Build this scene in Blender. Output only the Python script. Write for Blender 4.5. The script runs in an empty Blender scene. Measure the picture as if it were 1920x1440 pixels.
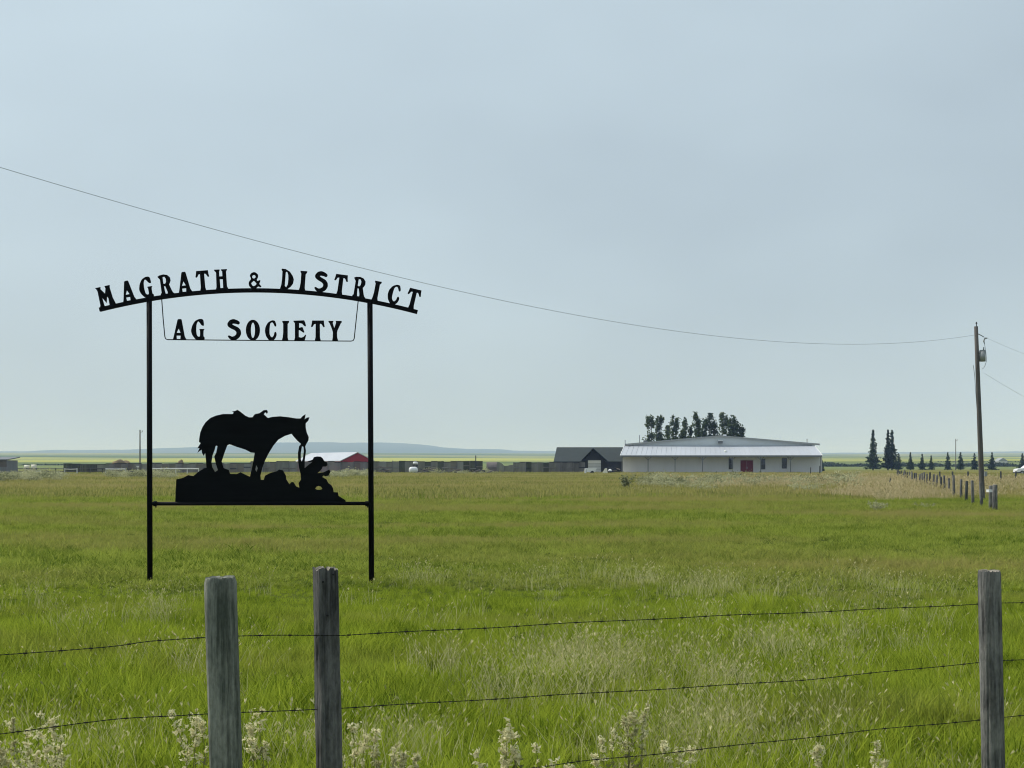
import bpy, bmesh, math, random
import numpy as np
from mathutils import Vector, Matrix
from mathutils.geometry import tessellate_polygon

random.seed(7)
rng = np.random.default_rng(7)
S = bpy.context.scene
C = S.collection

# ------------------------------------------------------------------ camera
F = 2773.0            # focal length in pixels of the 1920 wide photograph
HZ = 870.0            # eye level row
EYE = 1.7
cam_d = bpy.data.cameras.new('camera')
cam_d.sensor_width = 36.0
cam_d.lens = 36.0 * F / 1920.0
cam_d.shift_y = (HZ - 720.0) / 1920.0
cam_d.clip_start = 0.1
cam_d.clip_end = 40000
cam = bpy.data.objects.new('camera', cam_d)
cam.location = (0, 0, EYE)
cam.rotation_euler = (math.radians(90), 0, 0)
C.objects.link(cam)
S.camera = cam

# ------------------------------------------------------------------ sky, sun
SUN_EL, SUN_AZ = 50.0, -68.0      # azimuth from +Y, negative to the left
w = bpy.data.worlds.new('World')
S.world = w
w.use_nodes = True
nt = w.node_tree
nt.nodes.clear()
out = nt.nodes.new('ShaderNodeOutputWorld')
bg = nt.nodes.new('ShaderNodeBackground')
sky = nt.nodes.new('ShaderNodeTexSky')
sky.sky_type = 'NISHITA'
sky.sun_disc = False
sky.sun_elevation = math.radians(SUN_EL)
sky.sun_rotation = math.radians(SUN_AZ)
sky.air_density = 1.0
sky.dust_density = 2.5
tc = nt.nodes.new('ShaderNodeTexCoord')
mp = nt.nodes.new('ShaderNodeMapping')
mp.inputs['Scale'].default_value = (1.0, 1.0, 2.0)
mp.inputs['Location'].default_value = (-1.3495, -4.2137, 1.5261)
nz = nt.nodes.new('ShaderNodeTexNoise')
nz.inputs['Scale'].default_value = 1.2
nz.inputs['Detail'].default_value = 4.0
nz.inputs['Roughness'].default_value = 0.5
rp = nt.nodes.new('ShaderNodeValToRGB')
# a thin even overcast: values are radiance at strength 0.1
rp.color_ramp.elements[0].position = 0.36
rp.color_ramp.elements[0].color = (4.15, 5.03, 5.7, 1)
rp.color_ramp.elements[1].position = 0.64
rp.color_ramp.elements[1].color = (6.15, 7.45, 8.2, 1)
mx = nt.nodes.new('ShaderNodeMix')
mx.data_type = 'RGBA'
mx.inputs[0].default_value = 0.87
bg.inputs['Strength'].default_value = 0.1
nt.links.new(tc.outputs['Generated'], mp.inputs['Vector'])
nt.links.new(mp.outputs['Vector'], nz.inputs['Vector'])
nt.links.new(nz.outputs['Fac'], rp.inputs['Fac'])
nt.links.new(sky.outputs['Color'], mx.inputs[6])
nt.links.new(rp.outputs['Color'], mx.inputs[7])
nt.links.new(mx.outputs[2], bg.inputs['Color'])
nt.links.new(bg.outputs['Background'], out.inputs['Surface'])

sun_d = bpy.data.lights.new('sun', 'SUN')
sun_d.energy = 3.3
sun_d.angle = math.radians(3.0)
sun_d.color = (1.0, 0.965, 0.91)
sun = bpy.data.objects.new('sun', sun_d)
a, e = math.radians(SUN_AZ), math.radians(SUN_EL)
to_sun = Vector((math.sin(a) * math.cos(e), math.cos(a) * math.cos(e), math.sin(e)))
sun.rotation_euler = to_sun.to_track_quat('Z', 'Y').to_euler()
sun.location = (-20, 30, 40)
C.objects.link(sun)

S.view_settings.view_transform = 'Standard'
S.view_settings.look = 'None'
S.view_settings.exposure = 0.08
S.view_settings.gamma = 1.0
S.cycles.max_bounces = 5
S.cycles.diffuse_bounces = 3
S.cycles.transmission_bounces = 3
S.cycles.volume_bounces = 1
S.cycles.filter_width = 1.1
S.cycles.caustics_reflective = False
S.cycles.caustics_refractive = False

# ------------------------------------------------------------------ helpers
def P(px, py, Y):
    """real place of a photograph pixel that lies Y metres away"""
    return Vector(((px - 960.0) / F * Y, Y, EYE + (HZ - py) / F * Y))

def lin(r, g, b):
    f = lambda c: (c / 255 / 12.92) if c / 255 <= 0.04045 else ((c / 255 + 0.055) / 1.055) ** 2.4
    return (f(r), f(g), f(b))

def tag(o, label=None, cat=None, group=None, kind=None):
    if label: o['label'] = label
    if cat: o['category'] = cat
    if group: o['group'] = group
    if kind: o['kind'] = kind
    return o

def empty(name, loc, label, cat, group=None):
    o = bpy.data.objects.new(name, None)
    o.empty_display_size = 0.2
    o.location = loc
    C.objects.link(o)
    return tag(o, label, cat, group)

class MB:
    """collects shapes in world space; build() makes ONE mesh object, its origin at the parent"""
    def __init__(s):
        s.v, s.f = [], []
    def add(s, vs, fs):
        n = len(s.v)
        s.v += [tuple(p) for p in vs]
        s.f += [tuple(i + n for i in f) for f in fs]
        return s
    def box(s, x0, x1, y0, y1, z0, z1):
        return s.hexa([(x0, y0, z0), (x1, y0, z0), (x1, y1, z0), (x0, y1, z0),
                       (x0, y0, z1), (x1, y0, z1), (x1, y1, z1), (x0, y1, z1)])
    def hexa(s, v):
        return s.add(v, [(3, 2, 1, 0), (4, 5, 6, 7), (0, 1, 5, 4), (1, 2, 6, 5), (2, 3, 7, 6), (3, 0, 4, 7)])
    def prism(s, poly, axis, a0, a1):
        """poly: 2D points; axis 'y' -> (x,z) extruded in y, 'x' -> (y,z) extruded in x"""
        n = len(poly)
        mk = (lambda p, t: (p[0], t, p[1])) if axis == 'y' else (lambda p, t: (t, p[0], p[1]))
        vs = [mk(p, a0) for p in poly] + [mk(p, a1) for p in poly]
        fs = [tuple(range(n)), tuple(range(2 * n - 1, n - 1, -1))]
        fs += [(i, i + n, (i + 1) % n + n, (i + 1) % n) for i in range(n)]
        return s.add(vs, fs)
    def tube(s, pts, rad, n=8, cap=True):
        pts = [Vector(p) for p in pts]
        m = len(pts)
        rs = rad if isinstance(rad, (list, tuple)) else [rad] * m
        vs, fs = [], []
        up = Vector((0.123, 0.456, 0.88)).normalized()
        for i in range(m):
            t = (pts[min(i + 1, m - 1)] - pts[max(i - 1, 0)])
            if t.length < 1e-9: t = Vector((0, 0, 1))
            t.normalize()
            u = t.cross(up)
            if u.length < 1e-3: u = t.cross(Vector((1, 0, 0)))
            u.normalize(); vv = t.cross(u)
            for k in range(n):
                q = 2 * math.pi * k / n
                vs.append(pts[i] + (u * math.cos(q) + vv * math.sin(q)) * rs[i])
        for i in range(m - 1):
            for k in range(n):
                fs.append((i * n + k, i * n + (k + 1) % n, (i + 1) * n + (k + 1) % n, (i + 1) * n + k))
        if cap:
            fs.append(tuple(range(n - 1, -1, -1)))
            fs.append(tuple((m - 1) * n + k for k in range(n)))
        return s.add(vs, fs)
    def plate(s, outline, holes, y, th):
        """flat cut-out in the XZ plane with real thickness, seen along Y"""
        loops = [outline] + holes
        tris = tessellate_polygon([[Vector((p[0], p[1], 0)) for p in l] for l in loops])
        flat = [p for l in loops for p in l]
        n = len(flat)
        vs = [(p[0], y - th / 2, p[1]) for p in flat] + [(p[0], y + th / 2, p[1]) for p in flat]
        fs = [tuple(t) for t in tris] + [(t[2] + n, t[1] + n, t[0] + n) for t in tris]
        b = 0
        for l in loops:
            m = len(l)
            for i in range(m):
                i0, i1 = b + i, b + (i + 1) % m
                fs.append((i0, i1, i1 + n, i0 + n))
            b += m
        return s.add(vs, fs)
    def build(s, name, mat, parent=None, smooth=False, label=None):
        o0 = Vector(parent_loc(parent)) if parent else Vector((0, 0, 0))
        me = bpy.data.meshes.new(name)
        me.from_pydata([tuple(Vector(p) - o0) for p in s.v], [], s.f)
        bm = bmesh.new(); bm.from_mesh(me)
        bmesh.ops.recalc_face_normals(bm, faces=bm.faces)
        bm.to_mesh(me); bm.free()
        if smooth:
            me.polygons.foreach_set('use_smooth', [True] * len(me.polygons))
        me.materials.append(mat)
        o = bpy.data.objects.new(name, me)
        C.objects.link(o)
        if parent: o.parent = parent
        if label: o['label'] = label
        return o

def parent_loc(o):
    l = Vector((0, 0, 0))
    while o is not None:
        l = l + o.location
        o = o.parent
    return l

def copy_part(src, parent, loc, rotz=0.0, scale=(1, 1, 1)):
    c = src.copy(); C.objects.link(c)
    c.parent = parent
    c.location = loc; c.rotation_euler = (0, 0, rotz); c.scale = scale
    return c

def mesh_np(name, V, faces_n, loops, mat, parent=None):
    """fast mesh from numpy: V (n,3), all faces have faces_n corners"""
    me = bpy.data.meshes.new(name)
    nf = len(loops) // faces_n
    me.vertices.add(len(V)); me.loops.add(len(loops)); me.polygons.add(nf)
    me.vertices.foreach_set('co', np.asarray(V, np.float32).ravel())
    me.loops.foreach_set('vertex_index', np.asarray(loops, np.int32).ravel())
    me.polygons.foreach_set('loop_start', np.arange(0, nf * faces_n, faces_n, dtype=np.int32))
    me.update(calc_edges=True)
    if mat: me.materials.append(mat)
    o = bpy.data.objects.new(name, me)
    if parent is not False:
        C.objects.link(o)
        if parent: o.parent = parent
    return o

# ------------------------------------------------------------------ materials
def N(nt, t, **kw):
    n = nt.nodes.new(t)
    for k, v in kw.items():
        if k in n.inputs: n.inputs[k].default_value = v
        else: setattr(n, k, v)
    return n

def mat(name, col, rough=0.7, var=0.15, scale=3.0, metal=0.0, spec=0.3, bump=0.0, stretch=(1, 1, 1), col2=None, detail=5.0, coords='Object'):
    m = bpy.data.materials.new(name); m.use_nodes = True
    nt = m.node_tree
    b = nt.nodes['Principled BSDF']
    b.inputs['Roughness'].default_value = rough
    b.inputs['Metallic'].default_value = metal
    b.inputs['Specular IOR Level'].default_value = spec
    t = N(nt, 'ShaderNodeTexCoord'); g = N(nt, 'ShaderNodeMapping')
    g.inputs['Scale'].default_value = stretch
    z = N(nt, 'ShaderNodeTexNoise', Scale=scale, Detail=detail, Roughness=0.6)
    r = N(nt, 'ShaderNodeValToRGB')
    r.color_ramp.elements[0].position = 0.3; r.color_ramp.elements[1].position = 0.72
    c2 = col2 if col2 else tuple(min(1, c * (1 + var)) for c in col)
    c1 = col if col2 else tuple(c * (1 - var) for c in col)
    r.color_ramp.elements[0].color = (*c1, 1); r.color_ramp.elements[1].color = (*c2, 1)
    L = nt.links.new
    L(t.outputs[coords], g.inputs['Vector']); L(g.outputs[0], z.inputs['Vector'])
    L(z.outputs['Fac'], r.inputs['Fac']); L(r.outputs['Color'], b.inputs['Base Color'])
    if bump:
        bp = N(nt, 'ShaderNodeBump', Strength=bump, Distance=0.01)
        L(z.outputs['Fac'], bp.inputs['Height']); L(bp.outputs[0], b.inputs['Normal'])
    return m

def leaf_mat(name, c1, c2, scale=0.6, transl=0.35, rough=0.6, patch=None):
    """two-sided leaf: diffuse + translucent, colour varied by place and per instance"""
    m = bpy.data.materials.new(name); m.use_nodes = True
    nt = m.node_tree; nt.nodes.clear(); L = nt.links.new
    o = N(nt, 'ShaderNodeOutputMaterial')
    ge = N(nt, 'ShaderNodeNewGeometry')
    z = N(nt, 'ShaderNodeTexNoise', Scale=scale, Detail=6.0, Roughness=0.65)
    L(ge.outputs['Position'], z.inputs['Vector'])
    oi = N(nt, 'ShaderNodeObjectInfo')
    ad = N(nt, 'ShaderNodeMath', operation='MULTIPLY_ADD'); ad.inputs[1].default_value = 0.5; ad.inputs[2].default_value = -0.25
    L(oi.outputs['Random'], ad.inputs[0])
    at = N(nt, 'ShaderNodeAttribute', attribute_name='tint')
    a2 = N(nt, 'ShaderNodeMath', operation='MULTIPLY_ADD'); a2.inputs[1].default_value = 0.6
    L(at.outputs['Fac'], a2.inputs[0]); L(ad.outputs[0], a2.inputs[2])
    a3 = N(nt, 'ShaderNodeMath', operation='ADD'); L(z.outputs['Fac'], a3.inputs[0]); L(a2.outputs[0], a3.inputs[1])
    r = N(nt, 'ShaderNodeValToRGB')
    r.color_ramp.elements[0].position = 0.35; r.color_ramp.elements[1].position = 1.05
    r.color_ramp.elements[0].color = (*c1, 1); r.color_ramp.elements[1].color = (*c2, 1)
    L(a3.outputs[0], r.inputs['Fac'])
    colr = r.outputs['Color']
    if patch:
        z2 = N(nt, 'ShaderNodeTexNoise', Scale=patch[1], Detail=4.0, Roughness=0.55)
        g = N(nt, 'ShaderNodeMapping'); g.inputs['Scale'].default_value = patch[4] if len(patch) > 4 else (0.5, 1, 1)
        L(ge.outputs['Position'], g.inputs['Vector']); L(g.outputs[0], z2.inputs['Vector'])
        mr = N(nt, 'ShaderNodeMapRange'); mr.inputs[1].default_value = patch[2]; mr.inputs[2].default_value = patch[3]
        L(z2.outputs['Fac'], mr.inputs[0])
        mxx = N(nt, 'ShaderNodeMix'); mxx.data_type = 'RGBA'
        L(mr.outputs[0], mxx.inputs[0]); L(colr, mxx.inputs[6]); mxx.inputs[7].default_value = (*patch[0], 1)
        colr = mxx.outputs[2]
    d = N(nt, 'ShaderNodeBsdfDiffuse'); t = N(nt, 'ShaderNodeBsdfTranslucent')
    L(colr, d.inputs['Color']); L(colr, t.inputs['Color'])
    ms = N(nt, 'ShaderNodeMixShader'); ms.inputs[0].default_value = transl
    L(d.outputs[0], ms.inputs[1]); L(t.outputs[0], ms.inputs[2])
    L(ms.outputs[0], o.inputs['Surface'])
    return m

M = {}
M['sign_black'] = mat('sign_black_paint', (0.0035, 0.0035, 0.005), 0.6, 0.3, 4, spec=0.08, bump=0.1)
M['plate_black'] = mat('plate_black_paint', (0.003, 0.0036, 0.0042), 0.65, 0.5, 5, spec=0.08, bump=0.1, stretch=(0.4, 1, 3))
M['rod'] = mat('rod_steel', (0.03, 0.035, 0.042), 0.5, 0.2, 6, metal=0.3)
M['wire'] = mat('rusty_wire', (0.022, 0.020, 0.017), 0.8, 0.4, 40, spec=0.15)
M['cable'] = mat('cable', (0.40, 0.43, 0.45), 0.6, 0.1, 4)
M['pole'] = mat('utility_pole_wood', (0.075, 0.068, 0.062), 0.9, 0.3, 3, stretch=(6, 6, 0.5), col2=(0.15, 0.135, 0.12))
M['galv'] = mat('galvanised', (0.33, 0.34, 0.34), 0.5, 0.12, 5, metal=0.3)
M['white_metal'] = mat('white_siding', (0.72, 0.72, 0.71), 0.55, 0.05, 0.8, stretch=(1, 1, 0.3))
M['wall'] = mat('off_white_wall', (0.65, 0.64, 0.63), 0.7, 0.06, 0.6, stretch=(1, 1, 0.25))
M['gable'] = mat('blue_grey_gable', (0.60, 0.64, 0.67), 0.6, 0.05, 0.5, stretch=(1, 1, 0.2))
M['roof_metal'] = mat('pale_metal_roof', (0.47, 0.49, 0.525), 0.45, 0.09, 0.35, metal=0.0, spec=0.4, stretch=(1, 0.15, 0.15))
M['trim'] = mat('grey_trim', (0.16, 0.17, 0.18), 0.6, 0.1)
M['post_grey'] = mat('grey_post_paint', (0.15, 0.155, 0.16), 0.6, 0.1)
M['red_door'] = mat('dark_red_door', (0.17, 0.012, 0.022), 0.5, 0.12, 1.5)
M['red_barn'] = mat('red_barn_siding', (0.33, 0.02, 0.035), 0.6, 0.12, 1.0, stretch=(3, 1, 0.3))
M['glass'] = mat('dark_glass', (0.012, 0.015, 0.018), 0.08, 0.1, spec=0.6)
M['shingle'] = mat('dark_shingle', (0.042, 0.052, 0.050), 0.9, 0.12, 1.2, stretch=(0.6, 0.6, 2))
M['barn_dark'] = mat('dark_board_wall', (0.03, 0.031, 0.032), 0.9, 0.25, 0.8, stretch=(4, 4, 0.3))
M['door_white'] = mat('white_overhead_door', (0.55, 0.56, 0.57), 0.5, 0.06, 0.6)
M['plank_dark'] = mat('tarred_plank', (0.028, 0.029, 0.032), 0.95, 0.35, 1.0, stretch=(3, 1, 0.4))
M['plank'] = mat('weathered_plank', (0.12, 0.118, 0.118), 0.95, 0.3, 0.35, stretch=(1.5, 1, 0.4), col2=(0.27, 0.26, 0.25))
M['plank_mid'] = mat('weathered_dark_plank', (0.10, 0.098, 0.097), 0.95, 0.3, 0.6, stretch=(1.5, 1, 0.4), col2=(0.24, 0.23, 0.22))
M['rail_white'] = mat('white_pipe_rail', (0.62, 0.62, 0.60), 0.5, 0.08)
M['rail_dark'] = mat('dark_pipe_rail', (0.05, 0.05, 0.055), 0.7, 0.2)
M['hay'] = mat('old_hay', (0.21, 0.16, 0.09), 1.0, 0.3, 2.5, bump=0.5)
M['white_paint'] = mat('white_gloss_paint', (0.78, 0.78, 0.78), 0.25, 0.03, spec=0.5)
M['cream'] = mat('cream_tarp', (0.70, 0.66, 0.52), 0.8, 0.08, 1.0)
M['tyre'] = mat('tyre_rubber', (0.02, 0.02, 0.02), 0.9, 0.2)
M['grey_shed'] = mat('grey_shed_siding', (0.20, 0.20, 0.205), 0.8, 0.15, 0.8, stretch=(3, 1, 0.3))
M['brown_shed'] = mat('brown_grey_shed_boards', (0.15, 0.13, 0.12), 0.9, 0.25, 0.7, stretch=(1, 1, 2))
M['gravel'] = mat('pale_gravel', (0.36, 0.33, 0.26), 0.95, 0.2, 1.5, bump=0.3)
M['lamp'] = mat('lamp_glass', (0.8, 0.8, 0.75), 0.3, 0.02)
M['bark'] = mat('bark', (0.05, 0.042, 0.035), 0.95, 0.3, 3, stretch=(3, 3, 0.6))
M['post_a'] = mat('old_fence_post', (0.030, 0.034, 0.034), 0.95, 0.3, 9, stretch=(3, 3, 0.35), col2=(0.105, 0.11, 0.105), bump=0.7)

def wood_post_mat(name, dark, mid, light, sx=14.0, crack=0.5):
    m = bpy.data.materials.new(name); m.use_nodes = True
    nt = m.node_tree; L = nt.links.new
    b = nt.nodes['Principled BSDF']; b.inputs['Roughness'].default_value = 0.95; b.inputs['Specular IOR Level'].default_value = 0.1
    t = N(nt, 'ShaderNodeTexCoord')
    def noise(sc, st, det=6, ro=0.6):
        g = N(nt, 'ShaderNodeMapping'); g.inputs['Scale'].default_value = st
        z = N(nt, 'ShaderNodeTexNoise', Scale=sc, Detail=det, Roughness=ro)
        L(t.outputs['Object'], g.inputs['Vector']); L(g.outputs[0], z.inputs['Vector']); return z.outputs['Fac']
    grain = noise(sx, (5, 5, 0.22), 7, 0.65)
    blot = noise(7, (1, 1, 0.5), 4, 0.55)
    fine = noise(70, (1, 1, 0.35), 4, 0.7)
    r1 = N(nt, 'ShaderNodeValToRGB'); r1.color_ramp.elements[0].position = 0.34; r1.color_ramp.elements[1].position = 0.66
    r1.color_ramp.elements[0].color = (*dark, 1); r1.color_ramp.elements[1].color = (*mid, 1)
    r1.color_ramp.elements[0].position = 0.40; r1.color_ramp.elements[1].position = 0.60
    L(grain, r1.inputs['Fac'])
    mr = N(nt, 'ShaderNodeMapRange'); mr.inputs[1].default_value = 0.42; mr.inputs[2].default_value = 0.75
    L(blot, mr.inputs[0])
    mx = N(nt, 'ShaderNodeMix'); mx.data_type = 'RGBA'; mx.inputs[7].default_value = (*light, 1)
    L(mr.outputs[0], mx.inputs[0]); L(r1.outputs['Color'], mx.inputs[6])
    m2 = N(nt, 'ShaderNodeMix'); m2.data_type = 'RGBA'; m2.blend_type = 'MULTIPLY'; m2.inputs[0].default_value = 0.5
    r2 = N(nt, 'ShaderNodeValToRGB'); r2.color_ramp.elements[0].position = 0.35; r2.color_ramp.elements[1].position = 0.6
    r2.color_ramp.elements[0].color = (0.35, 0.35, 0.35, 1)
    L(fine, r2.inputs['Fac']); L(mx.outputs[2], m2.inputs[6]); L(r2.outputs['Color'], m2.inputs[7])
    L(m2.outputs[2], b.inputs['Base Color'])
    bp = N(nt, 'ShaderNodeBump', Strength=crack, Distance=0.012)
    ad = N(nt, 'ShaderNodeMath', operation='ADD'); L(grain, ad.inputs[0]); L(fine, ad.inputs[1])
    L(ad.outputs[0], bp.inputs['Height']); L(bp.outputs[0], b.inputs['Normal'])
    return m
M['post_green'] = wood_post_mat('green_grey_post', (0.09, 0.10, 0.082), (0.255, 0.262, 0.222), (0.36, 0.355, 0.295), crack=0.7)
M['post_split'] = wood_post_mat('dark_split_post', (0.032, 0.032, 0.031), (0.14, 0.137, 0.132), (0.22, 0.213, 0.20), 11, 0.8)
M['post_round'] = wood_post_mat('blue_grey_round_post', (0.055, 0.054, 0.052), (0.22, 0.215, 0.205), (0.34, 0.325, 0.295), 12, 0.8)
M['end_grain'] = mat('bleached_end_grain', (0.30, 0.27, 0.22), 0.95, 0.3, 30)
M['spruce'] = leaf_mat('spruce_needles', (0.012, 0.028, 0.018), (0.06, 0.092, 0.052), 0.5, 0.2)
M['poplar'] = leaf_mat('poplar_leaves', (0.016, 0.034, 0.016), (0.11, 0.15, 0.06), 0.5, 0.35)
M['sage'] = leaf_mat('sage_leaves', (0.11, 0.13, 0.05), (0.54, 0.53, 0.32), 0.9, 0.3)
M['belt'] = leaf_mat('shelterbelt_leaves', (0.04, 0.06, 0.05), (0.10, 0.125, 0.09), 0.08, 0.25)
M['grass'] = leaf_mat('field_grass', (0.088, 0.150, 0.007), (0.40, 0.47, 0.05), 0.8, 0.45, patch=((0.36, 0.35, 0.09), 0.3, 0.50, 0.80, (0.5, 1, 1)))
M['grass_mid'] = leaf_mat('field_grass_further', (0.085, 0.145, 0.010), (0.38, 0.43, 0.075), 0.5, 0.45, patch=((0.39, 0.345, 0.11), 0.12, 0.46, 0.66, (0.4, 1, 1)))
M['grass_far'] = leaf_mat('dry_field_grass', (0.13, 0.17, 0.025), (0.41, 0.38, 0.12), 0.10, 0.45, patch=((0.48, 0.39, 0.17), 0.035, 0.48, 0.66, (0.3, 1.0, 1)))
M['seed'] = leaf_mat('dry_seed_heads', (0.27, 0.28, 0.09), (0.72, 0.66, 0.36), 1.5, 0.4)
M['tan_grass'] = leaf_mat('tall_dry_grass', (0.36, 0.31, 0.14), (0.66, 0.56, 0.33), 0.12, 0.45)
M['weed_stem'] = leaf_mat('weed_stem', (0.13, 0.14, 0.05), (0.30, 0.28, 0.13), 3, 0.2)
M['weed_head'] = leaf_mat('weed_head', (0.36, 0.35, 0.15), (0.85, 0.79, 0.50), 14, 0.45)

# ------------------------------------------------------------------ terrain
TY = [-60, 450, 700, 1000, 1500, 2000, 3000, 4000, 5000, 6500, 12000]
TZ = [0, 0, 1.5, 2.6, 5.2, 8.6, 18.0, 29.5, 38.0, 40.0, 20.0]
def ground_z(x, y):
    z = np.interp(y, TY, TZ)
    k = np.clip((y - 500) / 2500, 0, 1)
    return z + k * (2.6 * np.sin(x / 830 + y / 1300) + 1.5 * np.sin(x / 310 - y / 900 + 1.0)) * np.clip(1.2 - y / 9000, 0.1, 1)

def ground_material():
    m = bpy.data.materials.new('prairie_ground'); m.use_nodes = True
    nt = m.node_tree; L = nt.links.new
    b = nt.nodes['Principled BSDF']; b.inputs['Roughness'].default_value = 1.0; b.inputs['Specular IOR Level'].default_value = 0.0
    ge = N(nt, 'ShaderNodeNewGeometry')
    def noise(sc, st, det=6, ro=0.6):
        g = N(nt, 'ShaderNodeMapping'); g.inputs['Scale'].default_value = st
        z = N(nt, 'ShaderNodeTexNoise', Scale=sc, Detail=det, Roughness=ro)
        L(ge.outputs['Position'], g.inputs['Vector']); L(g.outputs[0], z.inputs['Vector'])
        return z.outputs['Fac']
    def ramp(f, els):
        r = N(nt, 'ShaderNodeValToRGB')
        while len(r.color_ramp.elements) < len(els): r.color_ramp.elements.new(0.5)
        for e_, (p_, c_) in zip(r.color_ramp.elements, els):
            e_.position = p_; e_.color = (*c_, 1)
        L(f, r.inputs['Fac']); return r.outputs['Color']
    def mixc(f, a_, b_):
        x = N(nt, 'ShaderNodeMix'); x.data_type = 'RGBA'
        L(f, x.inputs[0]); L(a_, x.inputs[6]); L(b_, x.inputs[7]); return x.outputs[2]
    def mrange(f, a0, a1):
        x = N(nt, 'ShaderNodeMapRange'); x.inputs[1].default_value = a0; x.inputs[2].default_value = a1
        L(f, x.inputs[0]); return x.outputs[0]
    sp = N(nt, 'ShaderNodeSeparateXYZ'); L(ge.outputs['Position'], sp.inputs[0])
    near = ramp(noise(0.8, (1, 1, 1)), [(0.3, (0.05, 0.07, 0.010)), (0.7, (0.095, 0.12, 0.022))])
    dry = ramp(noise(0.06, (0.5, 1, 1)), [(0.3, (0.115, 0.14, 0.025)), (0.5, (0.17, 0.165, 0.05)), (0.7, (0.235, 0.19, 0.08))])
    streak = noise(0.035, (0.35, 1, 1), 5)
    ad = N(nt, 'ShaderNodeMath', operation='MULTIPLY_ADD'); ad.inputs[1].default_value = 60.0
    L(streak, ad.inputs[0]); L(sp.outputs['Y'], ad.inputs[2])
    c = mixc(mrange(ad.outputs[0], 60, 130), near, dry)
    # far fields: strips of crop, their edges warped
    warp = noise(0.0013, (1, 0.4, 1), 3)
    wy = N(nt, 'ShaderNodeMath', operation='MULTIPLY_ADD'); wy.inputs[1].default_value = 900.0
    L(warp, wy.inputs[0]); L(sp.outputs['Y'], wy.inputs[2])
    sc = N(nt, 'ShaderNodeMapRange'); sc.inputs[1].default_value = 0; sc.inputs[2].default_value = 6000
    L(wy.outputs[0], sc.inputs[0])
    G1, G2, YEL, TAN, PALE = (0.10, 0.135, 0.05), (0.07, 0.11, 0.045), (0.36, 0.36, 0.075), (0.25, 0.24, 0.11), (0.18, 0.215, 0.09)
    strips = ramp(sc.outputs[0], [(0.0, G1), (0.17, PALE), (0.235, G1), (0.275, YEL), (0.41, YEL), (0.43, G2), (0.50, PALE), (0.56, TAN), (0.62, G2), (0.75, PALE), (0.85, G1)])
    for e_ in nt.nodes:
        if e_.type == 'VALTORGB' and len(e_.color_ramp.elements) > 8: e_.color_ramp.interpolation = 'LINEAR'
    patch = noise(0.0011, (1, 0.6, 1), 2)
    strips2 = mixc(mrange(patch, 0.50, 0.56), strips, ramp(noise(0.002, (1, 0.5, 1), 3), [(0.35, PALE), (0.65, (0.30, 0.29, 0.09))]))
    c = mixc(mrange(sp.outputs['Y'], 380, 520), c, strips2)
    L(c, b.inputs['Base Color'])
    bp = N(nt, 'ShaderNodeBump', Strength=0.6, Distance=0.08); L(noise(6, (1, 1, 1)), bp.inputs['Height']); L(bp.outputs[0], b.inputs['Normal'])
    return m

ys = np.concatenate([np.linspace(-60, 60, 40), np.geomspace(64, 12000, 130)])
us = np.linspace(-1, 1, 121)
GX = us[None, :] * (80 + 0.95 * np.maximum(ys, 0))[:, None]
GY = np.repeat(ys[:, None], len(us), 1)
V = np.stack([GX, GY, ground_z(GX, GY)], -1).reshape(-1, 3)
i, j = np.meshgrid(np.arange(len(ys) - 1), np.arange(len(us) - 1), indexing='ij')
q = (i * len(us) + j).ravel()
loops = np.stack([q, q + 1, q + len(us) + 1, q + len(us)], 1).ravel()
g = mesh_np('ground', V, 4, loops, ground_material())
g.data.polygons.foreach_set('use_smooth', [True] * len(g.data.polygons))
tag(g, kind='structure')

# far blue hills: a real ridge 8 km away
prof = [(-900, 846), (-300, 847), (0, 846), (60, 846), (100, 843.5), (180, 844), (250, 842.5), (330, 839.5), (400, 837), (470, 833), (530, 829.5),
        (600, 829), (640, 830), (690, 829.5), (745, 830.5), (790, 833), (835, 839.5), (880, 841.5), (930, 842), (960, 844.5), (1040, 846),
        (1120, 847.5), (1250, 849), (1400, 849.5), (1540, 849.5), (1650, 848), (1800, 847), (1920, 846.5), (2300, 845), (2900, 847)]
hx = np.linspace(-900, 2900, 260)
hp = np.interp(hx, [p[0] for p in prof], [p[1] for p in prof])
hp = hp + 0.25 * np.sin(hx / 17.0) + 0.2 * np.sin(hx / 7.3 + 1)
rows = [(-2600, 0.0), (-1500, 0.35), (-700, 0.72), (-250, 0.93), (0, 1.0), (500, 0.85), (1800, 0.0)]
V = []
for dy, k in rows:
    Yr = 8000
    z = EYE + (HZ - hp) / F * Yr
    for xx, zz in zip(hx, z):
        V.append(((xx - 960) / F * Yr * (Yr + dy * 0.6) / Yr, Yr + dy, 15 + (zz - 15) * k + (3 * math.sin(xx / 23 + dy) if 0 < k < 0.9 else 0)))
n = len(hx)
i, j = np.meshgrid(np.arange(len(rows) - 1), np.arange(n - 1), indexing='ij')
q = (i * n + j).ravel()
hills = mesh_np('hills', np.array(V), 4, np.stack([q, q + 1, q + n + 1, q + n], 1).ravel(),
                mat('hill_grassland', (0.06, 0.085, 0.05), 1.0, 0.25, 0.0012, spec=0.0, col2=(0.11, 0.12, 0.07)))
hills.data.polygons.foreach_set('use_smooth', [True] * len(hills.data.polygons))
tag(hills, kind='structure')

m = MB()
pts = [(50, 226), (57, 222), (70, 224), (88, 232), (88, 262), (60, 259), (52, 250)]
m.add([(x, y, 0.03) for x, y in pts], [tuple(range(len(pts)))])
tag(m.build('gravel_drive', M['gravel']), kind='structure')

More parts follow.
